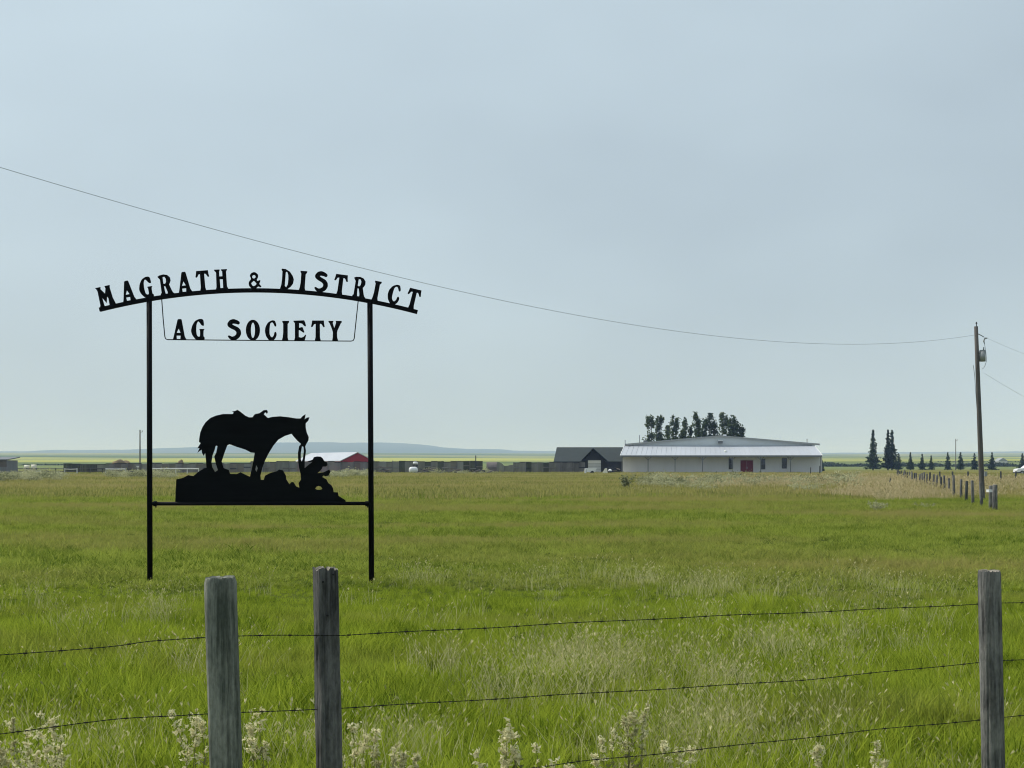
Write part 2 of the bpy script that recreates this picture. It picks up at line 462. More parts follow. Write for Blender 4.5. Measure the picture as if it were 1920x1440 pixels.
# ------------------------------------------------------------------ haze: the air itself
hz_m = bpy.data.materials.new('haze_air'); hz_m.use_nodes = True
nt = hz_m.node_tree; nt.nodes.clear()
o = N(nt, 'ShaderNodeOutputMaterial'); pv = N(nt, 'ShaderNodeVolumePrincipled')
pv.inputs['Color'].default_value = (0.44, 0.60, 1.0, 1)
pv.inputs['Absorption Color'].default_value = (1, 1, 1, 1)
pv.inputs['Density'].default_value = 1.75e-4
pv.inputs['Anisotropy'].default_value = 0.0
nt.links.new(pv.outputs[0], o.inputs['Volume'])
m = MB().box(-13500, 13500, -400, 12500, -2, 140)
tag(m.build('haze', hz_m), kind='stuff')

# ------------------------------------------------------------------ ranch sign
YS = 21.2
PX = YS / F
SIGN = empty('ranch_sign', (P(488, 870, YS).x, YS, 0), 'tall black steel arched sign with lettering above a horse and kneeling cowboy cut-out', 'sign')
def sp_(px, py):
    q = P(px, py, YS); return (q.x, q.z)
def arch_y(x):
    d = x - 484.0
    return 544.5 + 38.4 * (d / 297.5) ** 2 + 0.0068 * d
for x0, x1 in ((279.8, 281.2), (693.6, 696.8)):
    t_, b_ = P(x0, arch_y(x0) + 1, YS), P(x1, 1092, YS)
    b_.z = -0.3
    MB().tube([b_, t_], 0.039, 16).build('post', M['sign_black'], SIGN, True)
# curved beam: square tube bent to an arc
xs = np.linspace(187, 782.5, 41)
vs, fs = [], []
for k, x in enumerate(xs):
    d = x - 484
    sl = 2 * 38.4 * d / 297.5 ** 2 + 0.0068
    nx, ny = sl / math.hypot(1, sl), -1 / math.hypot(1, sl)     # pixel normal, up
    for s1, dy in ((3.7, -0.03), (3.7, 0.03), (-3.7, 0.03), (-3.7, -0.03)):
        q = P(x + nx * s1, arch_y(x) + ny * s1, YS)
        vs.append((q.x, YS + dy, q.z))
for k in range(len(xs) - 1):
    for c_ in range(4):
        fs.append((k * 4 + c_, k * 4 + (c_ + 1) % 4, (k + 1) * 4 + (c_ + 1) % 4, (k + 1) * 4 + c_))
fs += [(0, 1, 2, 3), tuple(len(vs) - 4 + k for k in (3, 2, 1, 0))]
beam = MB().add(vs, fs).build('arched_beam', M['sign_black'], SIGN)

def ell(cx, cy, rx, ry, n=20, rev=False):
    return [(cx + rx * math.cos(2 * math.pi * k / n), cy + ry * math.sin(2 * math.pi * k / n)) for k in range(n)]
def smooth(pts, it=1):
    for _ in range(it):
        o_ = []
        for k in range(len(pts)):
            a_, b_ = pts[k], pts[(k + 1) % len(pts)]
            o_.append((a_[0] * 0.8 + b_[0] * 0.2, a_[1] * 0.8 + b_[1] * 0.2))
            o_.append((a_[0] * 0.2 + b_[0] * 0.8, a_[1] * 0.2 + b_[1] * 0.8))
        pts = o_
    return pts
def tr(pts, x0, y0, s):      # traced enlargement -> pixels, y up
    return [((x - x0) / s, (y0 - y) / s) for x, y in pts]
GL = {}
GL['A'] = (26, tr([(330,745),(345,695),(415,385),(430,370),(480,370),(490,385),(545,680),(580,745)], 330, 745, 9.6),
           [tr([(435,540),(470,617),(400,617)], 330, 745, 9.6), tr([(398,668),(472,668),(467,728),(402,728)], 330, 745, 9.6)])
GL['G'] = (26, smooth(tr([(855,365),(800,365),(730,400),(680,480),(655,580),(680,660),(740,735),(790,745),(895,745),(905,700),(880,680),(882,570),(905,545),(800,545),(820,570),(820,680),
            (790,685),(760,660),(748,560),(755,460),(780,410),(800,415),(850,485),(885,490),(890,460),(880,385)], 655, 745, 9.6)), [])
GL['S'] = (26.5, smooth(tr([(1530,440),(1525,410),(1480,380),(1415,360),(1350,380),(1305,440),(1310,490),(1360,530),(1440,565),(1470,600),(1465,640),(1430,670),(1390,680),(1350,660),(1330,655),(1312,675),
            (1340,715),(1380,745),(1450,745),(1520,700),(1555,630),(1545,560),(1500,510),(1420,475),(1390,455),(1410,445),(1460,450),(1505,465)], 1300, 745, 9.6)), [])
GL['O'] = (26.5, ell(13.3, 19.2, 13.2, 19.6, 28), [ell(13.3, 19, 3.9, 14.4, 20)])
GL['C'] = (22, smooth(tr([(245,385),(190,380),(120,420),(75,500),(65,580),(85,670),(140,745),(215,745),(255,705),(278,640),(270,600),(250,585),(235,605),(228,650),(200,690),(170,675),(148,630),(148,540),(158,440),(195,415),(220,440),(240,490),(265,495),(272,460)], 65, 745, 9.6)), [])
GL['I'] = (13.5, tr([(378,390),(500,390),(497,418),(475,445),(475,690),(490,745),(370,745),(385,690),(395,600),(395,440),(380,415)], 370, 745, 9.6), [])
GL['E'] = (23.5, tr([(580,385),(770,378),(790,420),(803,470),(795,490),(770,480),(735,440),(680,428),(680,515),(720,500),(745,505),(775,590),(765,603),(740,590),(690,555),(674,560),(674,680),(720,690),(760,675),(795,635),(805,645),(790,710),(775,745),(590,745),(605,690),(603,430),(580,405)], 580, 745, 9.6), [])
GL['T'] = (26, tr([(915,380),(1125,380),(1130,440),(1140,495),(1115,500),(1085,450),(1060,435),(1052,450),(1055,680),(1070,745),(960,745),(975,680),(978,440),(950,445),(925,490),(905,500),(893,490),(905,440)], 890, 745, 9.6), [])
GL['Y'] = (25.5, tr([(1205,400),(1215,385),(1300,385),(1285,420),(1312,515),(1345,420),(1340,385),(1440,385),(1452,405),(1430,430),(1370,560),(1362,600),(1365,680),(1385,745),(1275,745),(1285,680),(1288,590),(1270,530),(1230,430)], 1205, 745, 9.6), [])
GL['M'] = (34, [(0,38),(11,38),(10,34),(17,24),(20,33),(19,38),(29.5,38),(28.5,33),(30,14),(33,3),(34,0),(20,0),(21,2),(21.5,14),(19.5,18),(16,6),(9.8,17),(10.5,3),(12,0),(1,0),(3,4),(3.5,30),(2.5,34)], [])
GL['R'] = (28, [(0,36),(4,38),(12,39),(19,37),(23.5,32),(24,26),(21.5,21),(20,19.5),(24,7),(26,3),(28,2),(28,0),(2,0),(2,3),(4,5),(4,30),(1,34)],
           [[(9.5,34),(13,34.5),(15.5,30),(15,24),(12.5,21),(9.5,22)], [(10,17),(12.5,16.5),(15.5,6),(15.5,2.5),(11.5,2.5),(10.5,8)]])
GL['H'] = (26, [(0,38),(10.5,38),(10.5,35.5),(9.5,34),(9.5,25),(15.5,25),(15.5,34),(13.5,36),(13.5,38),(25,38),(24.5,36),(23,33),(23.5,6),(25.5,2),(26,0),(2,0),(2,2),(3,5),(3.5,32),(3,33),(0,36)],
           [[(10,19.5),(16,19.5),(16,3),(10.5,3)]])
GL['D'] = (25.5, [(1,36.5),(2,39),(9,38.5),(17,34),(22.5,26.5),(25,20),(24,12),(20,6),(14,1),(12,0),(0,0),(0.5,3),(2,8),(3,20),(3,34)],
           [[(9.3,32),(10.5,33.5),(12,33),(14.2,28),(14.8,20),(14.2,10),(11.5,4.5),(8.7,7),(9,20)]])
GL['&'] = (25, smooth(tr([(190,170),(130,195),(95,250),(130,330),(85,380),(70,430),(90,500),(150,548),(230,548),(290,490),(330,520),(365,495),(310,440),(330,390),(338,355),(300,355),(285,378),(250,350),(285,290),(285,230),(240,185)], 70, 548, 12.0)),
           [ell(10, 22.5, 3.3, 3.2, 12), tr([(185,370),(130,420),(150,470),(190,490),(240,460),(250,430),(210,385)], 70, 548, 12.0)])

def letter(ch, bx, by, ang, hscale=1.0, thick=0.012, wscale=1.0):
    """bx,by: pixel of the middle of the letter's foot; ang: lean"""
    wd, ol, ho = GL[ch]
    ca, sa = math.cos(ang), math.sin(ang)
    def f(p):
        u, v = (p[0] - wd / 2) * wscale, p[1] * hscale
        return sp_(bx + u * ca - v * sa, by - (u * sa + v * ca))
    name = 'ampersand' if ch == '&' else 'letter'
    MB().plate([f(p) for p in ol], [[f(p) for p in h] for h in ho], YS, thick).build(name, M['sign_black'], SIGN)
for ch, x, ws in (('M', 203, 0.95), ('A', 244.5, 1), ('G', 277, 1), ('R', 314, 0.98), ('A', 348.5, 1), ('T', 381.5, 1), ('H', 416, 0.96), ('&', 478.5, 1),
              ('D', 537.5, 1), ('I', 566.5, 1), ('S', 600, 1), ('T', 635.5, 1), ('R', 671, 0.95), ('I', 702, 1), ('C', 734, 1.05), ('T', 769.5, 1)):
    d = x - 484
    sl = 2 * 38.4 * d / 297.5 ** 2 + 0.0068
    nrm = math.hypot(1, sl)
    hs = 1.0
    letter(ch, x + 3.0 * sl / nrm, arch_y(x) - 3.0 / nrm, -math.atan(sl) * 0.95, hs, wscale=ws)
for ch, x in (('A', 337), ('G', 371), ('S', 439), ('O', 474.2), ('C', 507.7), ('I', 535.2), ('E', 562.2), ('T', 595.8), ('Y', 628.3)):
    letter(ch, x, 637.4 + (x - 337) * 0.0062, 0.0)
rod = [(302.5, 556), (305.5, 597), (308.6, 630), (309.8, 634.5), (313, 636.6), (420, 637.6), (540, 638.6), (658, 639.4), (662, 638.4), (664, 634.5), (668, 596), (672.3, 556)]
MB().tube([P(x, y, YS) + Vector((0, 0.012, 0)) for x, y in rod], 0.0075, 8).build('hanging_rod', M['rod'], SIGN, True)
# crossbar with collars
cb0, cb1 = P(281, 944.5, YS), P(695.5, 944.0, YS)
bar = MB().tube([cb0, cb1], 0.026, 12).build('crossbar', M['sign_black'], SIGN, True)
for px in (291, 688):
    q = P(px, 944.5, YS)
    MB().tube([q - Vector((0.022, 0, 0)), q + Vector((0.022, 0, 0))], 0.038, 12).tube([q + Vector((0.012, -0.01, -0.02)), q + Vector((0.012, -0.01, -0.055))], 0.009, 8).build('collar', M['sign_black'], SIGN)
# cut-out plate: horse, cowboy, rocks
def sil(pts): return [sp_(320 + x / 5.647, 750 + y / 5.647) for x, y in pts]
OUT = [(48,1084),(60,840),(130,825),(185,795),(240,805),(300,755),(355,725),(380,718),(374,640),(366,560),(350,592),(332,560),(328,525),(283,558),(306,510),(283,512),(318,455),(300,445),(303,410),(312,350),(335,290),(370,235),(420,190),(480,165),(555,148),(655,148),(668,135),(650,122),(690,114),(705,103),(740,125),(790,165),(830,183),(865,183),(892,148),(940,140),(985,108),(1020,105),(1030,128),(1018,147),(1005,130),(985,150),(1012,175),(1030,190),(1080,178),(1160,172),(1250,182),(1330,195),(1375,195),(1395,172),(1428,150),(1424,188),(1415,207),(1440,187),(1470,182),(1457,220),(1430,247),(1430,290),(1440,340),(1462,395),(1458,430),(1437,465),(1425,490),(1433,540),(1425,600),(1420,640),(1418,722),(1460,686),(1505,652),(1462,656),(1448,648),(1480,640),(1505,630),(1517,605),(1550,597),(1590,600),(1612,620),(1625,645),(1655,660),(1662,690),(1640,705),(1610,705),(1600,730),(1580,752),(1555,774),(1620,765),(1660,745),(1680,738),(1692,760),(1672,800),(1640,808),(1620,800),(1605,815),(1650,840),(1670,880),(1700,900),(1720,935),(1725,975),(1770,978),(1778,1015),(1850,1060),(1855,1084)]
HOL = [[(487,483),(475,490),(465,530),(442,590),(432,660),(440,710),(470,762),(500,742),(480,680),(462,600),(482,560),(496,490)],
       [(620,470),(600,480),(570,560),(540,650),(560,720),(615,740),(630,782),(700,784),(740,765),(790,790),(840,812),(860,730),(875,650),(890,560),(850,556),(790,525),(700,497),(640,474)],
       [(905,690),(896,740),(910,762),(922,720)],
       [(1280,358),(1210,380),(1140,420),(1090,480),(1040,560),(1000,640),(970,720),(950,800),(955,845),(985,845),(1000,800),(1060,770),(1120,755),(1150,736),(1190,745),(1220,800),(1225,840),(1258,892),(1280,868),(1300,870),(1330,915),(1362,928),(1355,880),(1380,840),(1375,780),(1360,720),(1350,650),(1348,560),(1360,490),(1380,465),(1340,430),(1300,385)],
       [(1390,490),(1378,560),(1378,630),(1388,652),(1400,620),(1410,540),(1405,495)],
       [(1530,938),(1545,918),(1568,910),(1590,918),(1606,938),(1590,950),(1548,950)]]
MB().plate(sil(OUT), [sil(h) for h in HOL], YS, 0.008).build('horse_and_cowboy_cutout', M['plate_black'], SIGN, label='flat black cut-out of a saddled horse and a crouching cowboy on rocks')

# ------------------------------------------------------------------ front barbed wire fence
FENCE = empty('barbed_wire_fence', (0.6, 6.65, 0), 'barbed wire fence on three weathered wooden posts in the foreground', 'fence')
def fence_y(x): return 6.41 + 0.406 * x
def fence_pt(px, py, back=0.0):
    k = (px - 960) / F
    Y = (6.41 + back) / (1 - 0.406 * k)
    return P(px, py, Y)
def round_post(px_top, px_bot, py_top, Y, r0, r1, m_, cap, tilt=0.0, square=0.0, seed=1, label=None, chamfer=0.01, turn=0.0):
    """hewn post: noisy ring profile; square>0 squares it off"""
    rr = random.Random(seed)
    top = P(px_top, py_top, Y)
    k = (px_bot - px_top) / 360.0           # lean per pixel
    n, rings = 96, 26
    ph = [rr.uniform(0, 6.28) for _ in range(6)]
    cracks = [(rr.uniform(3.3, 6.1), rr.uniform(.25, 1.1), rr.uniform(.2, .6), rr.uniform(.05, .13)) for _ in range(7)] + [(rr.uniform(0, 6.28), rr.uniform(.2, 1.2), .4, .1) for _ in range(4)]
    vs, fs = [], []
    H = top.z + 0.3
    for i_ in range(rings):
        z = -0.3 + H * i_ / (rings - 1)
        cx = top.x + k * (top.z - z)
        r = r1 + (r0 - r1) * (top.z - z) / H
        for c_ in range(n):
            q = 2 * math.pi * c_ / n
            dx, dy = math.cos(q), math.sin(q)
            f_ = 1.0
            if square:
                f_ = 1 + square * (1 / max(abs(math.cos(q - turn)), abs(math.sin(q - turn))) - 1)
            f_ *= 1 + 0.018 * math.sin(3 * q + ph[0] + z * 2.0) + 0.012 * math.sin(7 * q + ph[1] + z * 3) + 0.010 * math.sin(13 * q + ph[2] + 0.7 * math.sin(z * 5)) + rr.uniform(-0.006, 0.006)
            for ca, cz, ch_, cd in cracks:
                da = abs((q - ca - .05 * math.sin(z * 6 + ca) + math.pi) % (2 * math.pi) - math.pi)
                if da < .075 and abs(z - cz) < ch_: f_ -= cd * (1 - da / .075) * min(1, (ch_ - abs(z - cz)) * 8)
            if i_ == rings - 1: f_ -= chamfer / r
            zz = z + (tilt * dx * r + rr.uniform(-0.004, 0.004) if i_ >= rings - 2 else 0)
            if i_ == rings - 2: zz = top.z - 0.02 + tilt * dx * r
            vs.append((cx + dx * r * f_, Y + dy * r * f_, zz))
    for i_ in range(rings - 1):
        for c_ in range(n):
            fs.append((i_ * n + c_, i_ * n + (c_ + 1) % n, (i_ + 1) * n + (c_ + 1) % n, (i_ + 1) * n + c_))
    o_ = MB().add(vs, fs + [tuple(range(n - 1, -1, -1))]).build('post', m_, FENCE, True, label)
    ring = vs[-n:]
    cz = sum(p[2] for p in ring) / n + 0.002
    cx = sum(p[0] for p in ring) / n
    tv = ring + [(cx + (p[0] - cx) * 0.5, Y + (p[1] - Y) * 0.5, cz + rr.uniform(-0.004, 0.005)) for p in ring] + [(cx, Y, cz - 0.002)]
    tf = [(c_, (c_ + 1) % n, n + (c_ + 1) % n, n + c_) for c_ in range(n)] + [(n + c_, n + (c_ + 1) % n, 2 * n) for c_ in range(n)]
    MB().add(tv, tf).build('post_top', cap, o_)
    return o_
round_post(413, 424, 1083, 5.80, 0.064, 0.0625, M['post_green'], M['post_green'], tilt=0.05, square=0.45, seed=3, label='thick green-grey post with a bevelled top', turn=0.12, chamfer=0.006)
def squared_post(px_top, px_bot, py_top, Y, hw, hd, turn, m_, cap, label):
    """sawn timber with worn arrises, shakes and a splintered top"""
    rr = random.Random(5)
    top = P(px_top, py_top, Y); k = (px_bot - px_top) / 360.0
    per = []
    nx, ny = 14, 10
    for i_ in range(nx): per.append((-hw + 2 * hw * (i_ + .5) / nx, -hd, 0, -1))
    for i_ in range(ny): per.append((hw, -hd + 2 * hd * (i_ + .5) / ny, 1, 0))
    for i_ in range(nx): per.append((hw - 2 * hw * (i_ + .5) / nx, hd, 0, 1))
    for i_ in range(ny): per.append((-hw, hd - 2 * hd * (i_ + .5) / ny, -1, 0))
    n = len(per); rings = 60
    shake = {3: (.75, .55, .006), 4: (.75, .5, .003), 8: (.35, .3, .004), 10: (.95, .28, .005), 11: (.6, .2, .004), 18: (.6, .5, .004), 43: (.8, .4, .004)}
    jag = [rr.uniform(-.012, .006) for _ in range(n)]
    ca, sa = math.cos(turn), math.sin(turn)
    vs, fs = [], []
    for j_ in range(rings):
        z = -.3 + (top.z + .3) * j_ / (rings - 1)
        cx = top.x + k * (top.z - z)
        for i_, (x, y, ex, ey) in enumerate(per):
            d_ = .0012 * math.sin(z * 11 + i_) + rr.uniform(-.0008, .0008) + .002 * math.sin(z * 3.1)
            if i_ in shake:
                c_, h_, dp = shake[i_]
                if abs(z - c_) < h_: d_ -= dp * min(1, (h_ - abs(z - c_)) * 9)
            x2, y2 = x + ex * d_, y + ey * d_
            zz = z + (jag[i_] if j_ == rings - 1 else 0)
            vs.append((cx + x2 * ca - y2 * sa, Y + x2 * sa + y2 * ca, zz))
    for j_ in range(rings - 1):
        for i_ in range(n):
            fs.append((j_ * n + i_, j_ * n + (i_ + 1) % n, (j_ + 1) * n + (i_ + 1) % n, (j_ + 1) * n + i_))
    o_ = MB().add(vs, fs + [tuple(range(n - 1, -1, -1))]).build('post', m_, FENCE, False, label)
    ring = vs[-n:]; cx = sum(p[0] for p in ring) / n
    tv = ring + [(cx + (p[0] - cx) * .55, Y + (p[1] - Y) * .55, top.z + rr.uniform(-.014, .008)) for p in ring] + [(cx, Y, top.z - .006)]
    MB().add(tv, [(c_, (c_ + 1) % n, n + (c_ + 1) % n, n + c_) for c_ in range(n)] + [(n + c_, n + (c_ + 1) % n, 2 * n) for c_ in range(n)]).build('post_top', cap, o_)
    return o_
p2 = squared_post(610, 617, 1065, 6.16, .0435, .042, .44, M['post_split'], M['end_grain'], 'dark squared post with a rough split top')
round_post(1855, 1862, 1070, 7.26, 0.056, 0.054, M['post_round'], M['end_grain'], tilt=0.0, seed=9, label='round grey post standing apart', chamfer=0.003)
# nail holes in the squared post
for px, py in ((606, 1091), (625, 1077), (614, 1154)):
    q = P(px, py, 6.16 - 0.047)
    MB().tube([q + Vector((0, 0.02, 0)), q + Vector((0, -0.006, 0))], 0.0042, 8).build('nail', M['tyre'], p2)
for X in (-5.2, 5.6):
    q = P(0, 0, fence_y(X)); Y = fence_y(X)
    round_post(960 + X / Y * F, 960 + X / Y * F, HZ + 0.5 / Y * F, Y, 0.056, 0.054, M['post_round'], M['end_grain'], seed=int(20 + X))
def strand(pts, fr_at=None, seed=0):
    rr = random.Random(seed)
    P3 = [fence_pt(x, y, 0.065) for x, y in pts]
    a0 = P3[0]; X = -5.2
    P3.insert(0, Vector((X, fence_y(X) + 0.065, a0.z - 0.03)))
    X = 5.6
    P3.append(Vector((X, fence_y(X) + 0.065, P3[-1].z + 0.01)))
    if fr_at:
        for k_, p_ in enumerate(P3):
            if abs(p_.x - fr_at) < 0.16: P3[k_] = Vector((p_.x, 6.16 - 0.053, p_.z))
    # resample
    D = [0]
    for k_ in range(1, len(P3)): D.append(D[-1] + (P3[k_] - P3[k_ - 1]).length)
    s_ = np.arange(0, D[-1], 0.012)
    xyz = np.stack([np.interp(s_, D, [p_[c_] for p_ in P3]) for c_ in range(3)], 1)
    ker = np.ones(9) / 9
    for c_ in (1, 2):
        pad = np.pad(xyz[:, c_], 4, mode='edge'); xyz[:, c_] = np.convolve(pad, ker, 'valid')
    xyz[:, 2] += 0.0035 * np.sin(s_ * 3.1 + seed) + 0.002 * np.sin(s_ * 7.7)
    mb = MB()
    for ph in (0, math.pi):
        off = np.stack([np.zeros_like(s_), 0.0013 * np.cos(s_ * 130 + ph), 0.0013 * np.sin(s_ * 130 + ph)], 1)
        mb.tube([Vector(p_) for p_ in (xyz + off)], 0.0012, 4)
    d_ = 0.05
    while d_ < D[-1] - 0.05:
        c_ = Vector([np.interp(d_, s_, xyz[:, k_]) for k_ in range(3)])
        for sg in (-1, 1):
            v = Vector((rr.uniform(-0.3, 0.3), rr.uniform(-0.6, 0.6), sg)).normalized()
            mb.tube([c_ - v * 0.013, c_ + Vector((sg * 0.002, 0, 0)), c_ + v * 0.013 + Vector((0.006 * sg, 0, 0))], [0.0005, 0.0012, 0.0005], 4)
        mb.tube([c_ - Vector((0.009, 0, 0)), c_ + Vector((0.007, 0, 0))], 0.0029, 6)
        d_ += rr.uniform(0.11, 0.155)
    return mb.build('wire_strand', M['wire'], FENCE)
W1 = [(0,1228),(85,1222),(160,1216),(225,1211),(270,1204),(330,1201),(415,1196),(520,1191),(590,1188.5),(640,1187),(860,1178),(1100,1168),(1300,1158),(1500,1147),(1700,1139),(1856,1133),(1920,1132)]
W2 = [(0,1378),(75,1368),(150,1357),(215,1349),(255,1346.5),(330,1344),(415,1338.5),(520,1332),(590,1328),(645,1326),(860,1314),(1100,1302),(1300,1288),(1500,1274),(1700,1257),(1856,1241),(1920,1238)]
W3 = [(0,1528),(255,1500),(415,1494),(590,1484),(860,1455),(1030,1438),(1100,1427),(1300,1405),(1500,1384),(1700,1364),(1856,1348),(1920,1341)]
strand(W1, fr_at=p2.location.x if False else P(612, 1188, 6.16).x, seed=1)
strand(W2, seed=2)
strand(W3, seed=3)

# ------------------------------------------------------------------ utility pole and lines
YP = 67.0
bx = P(1842, 941, YP); tx = P(1830, 612, YP)
POLE = empty('utility_pole', (bx.x, YP, 0), 'tall leaning wooden utility pole with a grey transformer can', 'utility pole')
pdir = (tx - Vector((bx.x, YP, 0)))
MB().tube([Vector((bx.x, YP, 0)) + pdir * t_ for t_ in (-0.05, 0, .25, .5, .75, 1)], [.125, .123, .115, .105, .095, .085], 14).build('pole', M['pole'], POLE, True)
MB().tube([tx + Vector((0.02, 0, -0.1)), tx + Vector((0.02, 0, 0.14))], 0.018, 8).tube([tx + Vector((0.02, 0, 0.12)), tx + Vector((0.02, 0, 0.2))], [0.045, 0.02], 10).build('top_insulator', M['rail_dark'], POLE)
q = P(1841.5, 668, YP)
tr_ = MB().tube([q + Vector((0, -0.05, -0.24)), q + Vector((0, -0.05, 0.24))], 0.14, 18).tube([q + Vector((0, -0.05, 0.24)), q + Vector((0, -0.05, 0.28))], [0.15, 0.10], 18).tube([q + Vector((0.05, -0.05, 0.28)), q + Vector((0.06, -0.05, 0.42))], [0.035, 0.02], 8).build('transformer', M['galv'], POLE, True)
for dz in (0.13, -0.13): MB().box(q.x - 0.22, q.x - 0.11, YP - 0.04, YP + 0.04, q.z + dz - .03, q.z + dz + .03).build('bracket', M['galv'], POLE)
q = P(1846, 640, YP)
MB().tube([P(1834, 626, YP), P(1840, 629, YP), P(1845, 632, YP)], 0.02, 8).tube([P(1851, 634, YP), P(1847, 634, YP), P(1844.5, 639, YP), P(1846, 645, YP)], [0.03, 0.04, 0.035, 0.02], 8).build('fuse_cutout', M['galv'], POLE)
MB().tube([P(1846, 645, YP), P(1848.5, 660, YP), P(1850, 676, YP), P(1846, 688, YP), P(1842, 692, YP)], 0.012, 6).build('jumper_wire', M['cable'], POLE)
MB().tube([P(1825, 685, YP), P(1827.5, 705, YP), P(1829, 730, YP), P(1834, 800, YP)], 0.014, 6).build('ground_wire', M['cable'], POLE)
MB().box(P(1843, 0, YP).x, P(1848, 0, YP).x, YP - 0.25, YP - 0.12, P(0, 893, YP).z, P(0, 884, YP).z).build('meter_box', M['galv'], POLE)

LINE_PX = [(0,316),(250,385),(500,455),(750,520),(1000,578),(1250,618),(1500,642),(1620,645.5),(1720,641),(1829,628)]
# straight in plan from the pole to a far left support nearer the road
A = Vector((P(1829, 628, YP).x, YP, 0)); B = Vector((-31.0, 14.0, 0))
pts = []
for px, py in LINE_PX:
    k = (px - 960) / F
    # A + t(B-A): x = k*y
    t_ = (k * A.y - A.x) / ((B.x - A.x) - k * (B.y - A.y))
    Y = A.y + t_ * (B.y - A.y)
    pts.append((t_, EYE + (HZ - py) / F * Y))
ts = np.array([p_[0] for p_ in pts]); zs = np.array([p_[1] for p_ in pts])
cf = np.polyfit(ts, zs, 3)
tt = np.linspace(0, 1, 70)
wl = [Vector((A.x + t_ * (B.x - A.x), A.y + t_ * (B.y - A.y), float(np.polyval(cf, t_)))) for t_ in tt]
tag(MB().tube(wl, 0.0065, 6).build('overhead_line', M['cable']), 'long sagging overhead line crossing the sky down to the wooden pole', 'power line')
def sag(a_, b_, s, n=24):
    return [a_.lerp(b_, k / (n - 1)) - Vector((0, 0, s * 4 * (k / (n - 1)) * (1 - k / (n - 1)))) for k in range(n)]
tag(MB().tube(sag(P(1851, 634, YP), P(2120, 715, 75), 0.3), 0.0042, 5).build('overhead_line', M['cable']), 'short upper line running from the pole out to the right', 'power line')
tag(MB().tube(sag(P(1846, 700, YP), P(2080, 815, 88), 0.25), 0.0048, 5).build('overhead_line', M['cable']), 'lower service line dropping right from under the transformer', 'power line')
# support of the long line, left of the picture
q = wl[-1]
sp2 = empty('utility_pole', (q.x, q.y, 0), 'wooden utility pole carrying the long line left of the picture', 'utility pole')
MB().tube([(q.x, q.y, -0.5), (q.x, q.y, q.z)], [0.14, 0.1], 14).build('pole', M['pole'], sp2, True)

# ------------------------------------------------------------------ fences on the right
FB = empty('post_fence', (16.9, 51.8, 0), 'line of grey wooden fence posts receding past the utility pole', 'fence')
def simple_post(parent, X, Y, h, r, m_, name='post', lean=0.0, label=None):
    return MB().tube([(X, Y, -0.2), (X + lean * 0.5, Y, h * 0.5), (X + lean, Y, h * 0.97), (X + lean, Y, h)], [r * 1.03, r, r * 0.97, r * 0.8], 9).build(name, m_, parent, True, label)
simple_post(FB, 16.95, 51.9, 0.98, 0.088, M['post_round'], label='thick corner post')
simple_post(FB, P(1857.5, 0, 53).x, 53.0, 0.93, 0.068, M['post_round'])
q = P(1854.5, 920, 52.8)
MB().box(q.x - 0.07, q.x + 0.07, 52.6, 52.9, q.z - 0.05, q.z + 0.04).build('white_cap', M['white_paint'], FB)
Yp = 56.6; tops = [(16.95, 51.9, .9)]
while Yp < 165:
    X = 5 + 0.23 * Yp
    h = 1.05 + random.uniform(-0.1, 0.12)
    if abs(X - bx.x) > 0.35 or abs(Yp - YP) > 1.5:
        simple_post(FB, X + random.uniform(-.05, .05), Yp, h, 0.062, M['post_a' if random.random() < .5 else 'post_round'], lean=random.uniform(-.05, .05))
    Yp += 3.9 + random.uniform(-0.25, 0.25)
for z in (0.35, 0.62, 0.9):
    MB().tube([(5 + 0.23 * y_, y_, z) for y_ in (51.9, 70, 90, 110, 130, 163)], 0.004, 4).build('wire', M['wire'], FB)

FCN = empty('post_fence', (P(1816, 0, 125).x, 125, 0), 'sparse row of thin dark posts behind the utility pole', 'fence')
for px, b_ in ((1762, 903), (1787, 907), (1816, 905), (1846, 905), (1877, 905), (1904, 908), (1932, 908)):
    Y = 125 + (px - 1816) * 0.03
    simple_post(FCN, P(px, 0, Y).x, Y, 1.08, 0.075, M['post_a'], lean=random.uniform(-.06, .06))
for z in (0.45, 0.9):
    MB().tube([(P(px, 0, 125 + (px - 1816) * 0.03).x, 125 + (px - 1816) * 0.03, z) for px in (1762, 1846, 1932)], 0.005, 4).build('wire', M['wire'], FCN)
q = P(1668.5, 0, 95)
tag(simple_post(None, q.x, 95, 0.78, 0.055, M['post_a'], name='marker_post', lean=0.03), 'single short dark post alone in tall tan grass', 'post')
q = P(1531, 0, 235)
for px, l_ in ((1520, 'thin dark post near the right corner of the white hall'), (1537, 'slightly taller dark post at the right corner of the white hall')):
    q = P(px, 0, 225)
    tag(simple_post(None, q.x, 225, 1.2 + (px - 1520) * 0.012, 0.07, M['post_a'], name='marker_post'), l_, 'post')

# ------------------------------------------------------------------ white hall
YH = 262.0
HS = YH / F
X0, X1 = P(1164, 0, YH).x, P(1539, 0, YH).x
HALL = empty('hall_building', ((X0 + X1) / 2, YH, 0), 'long low white metal hall with a front canopy and red double door', 'building')
YW = YH + 2.6
xw0, xw1 = P(1166, 0, YW).x, P(1537, 0, YW).x
eave = 3.22
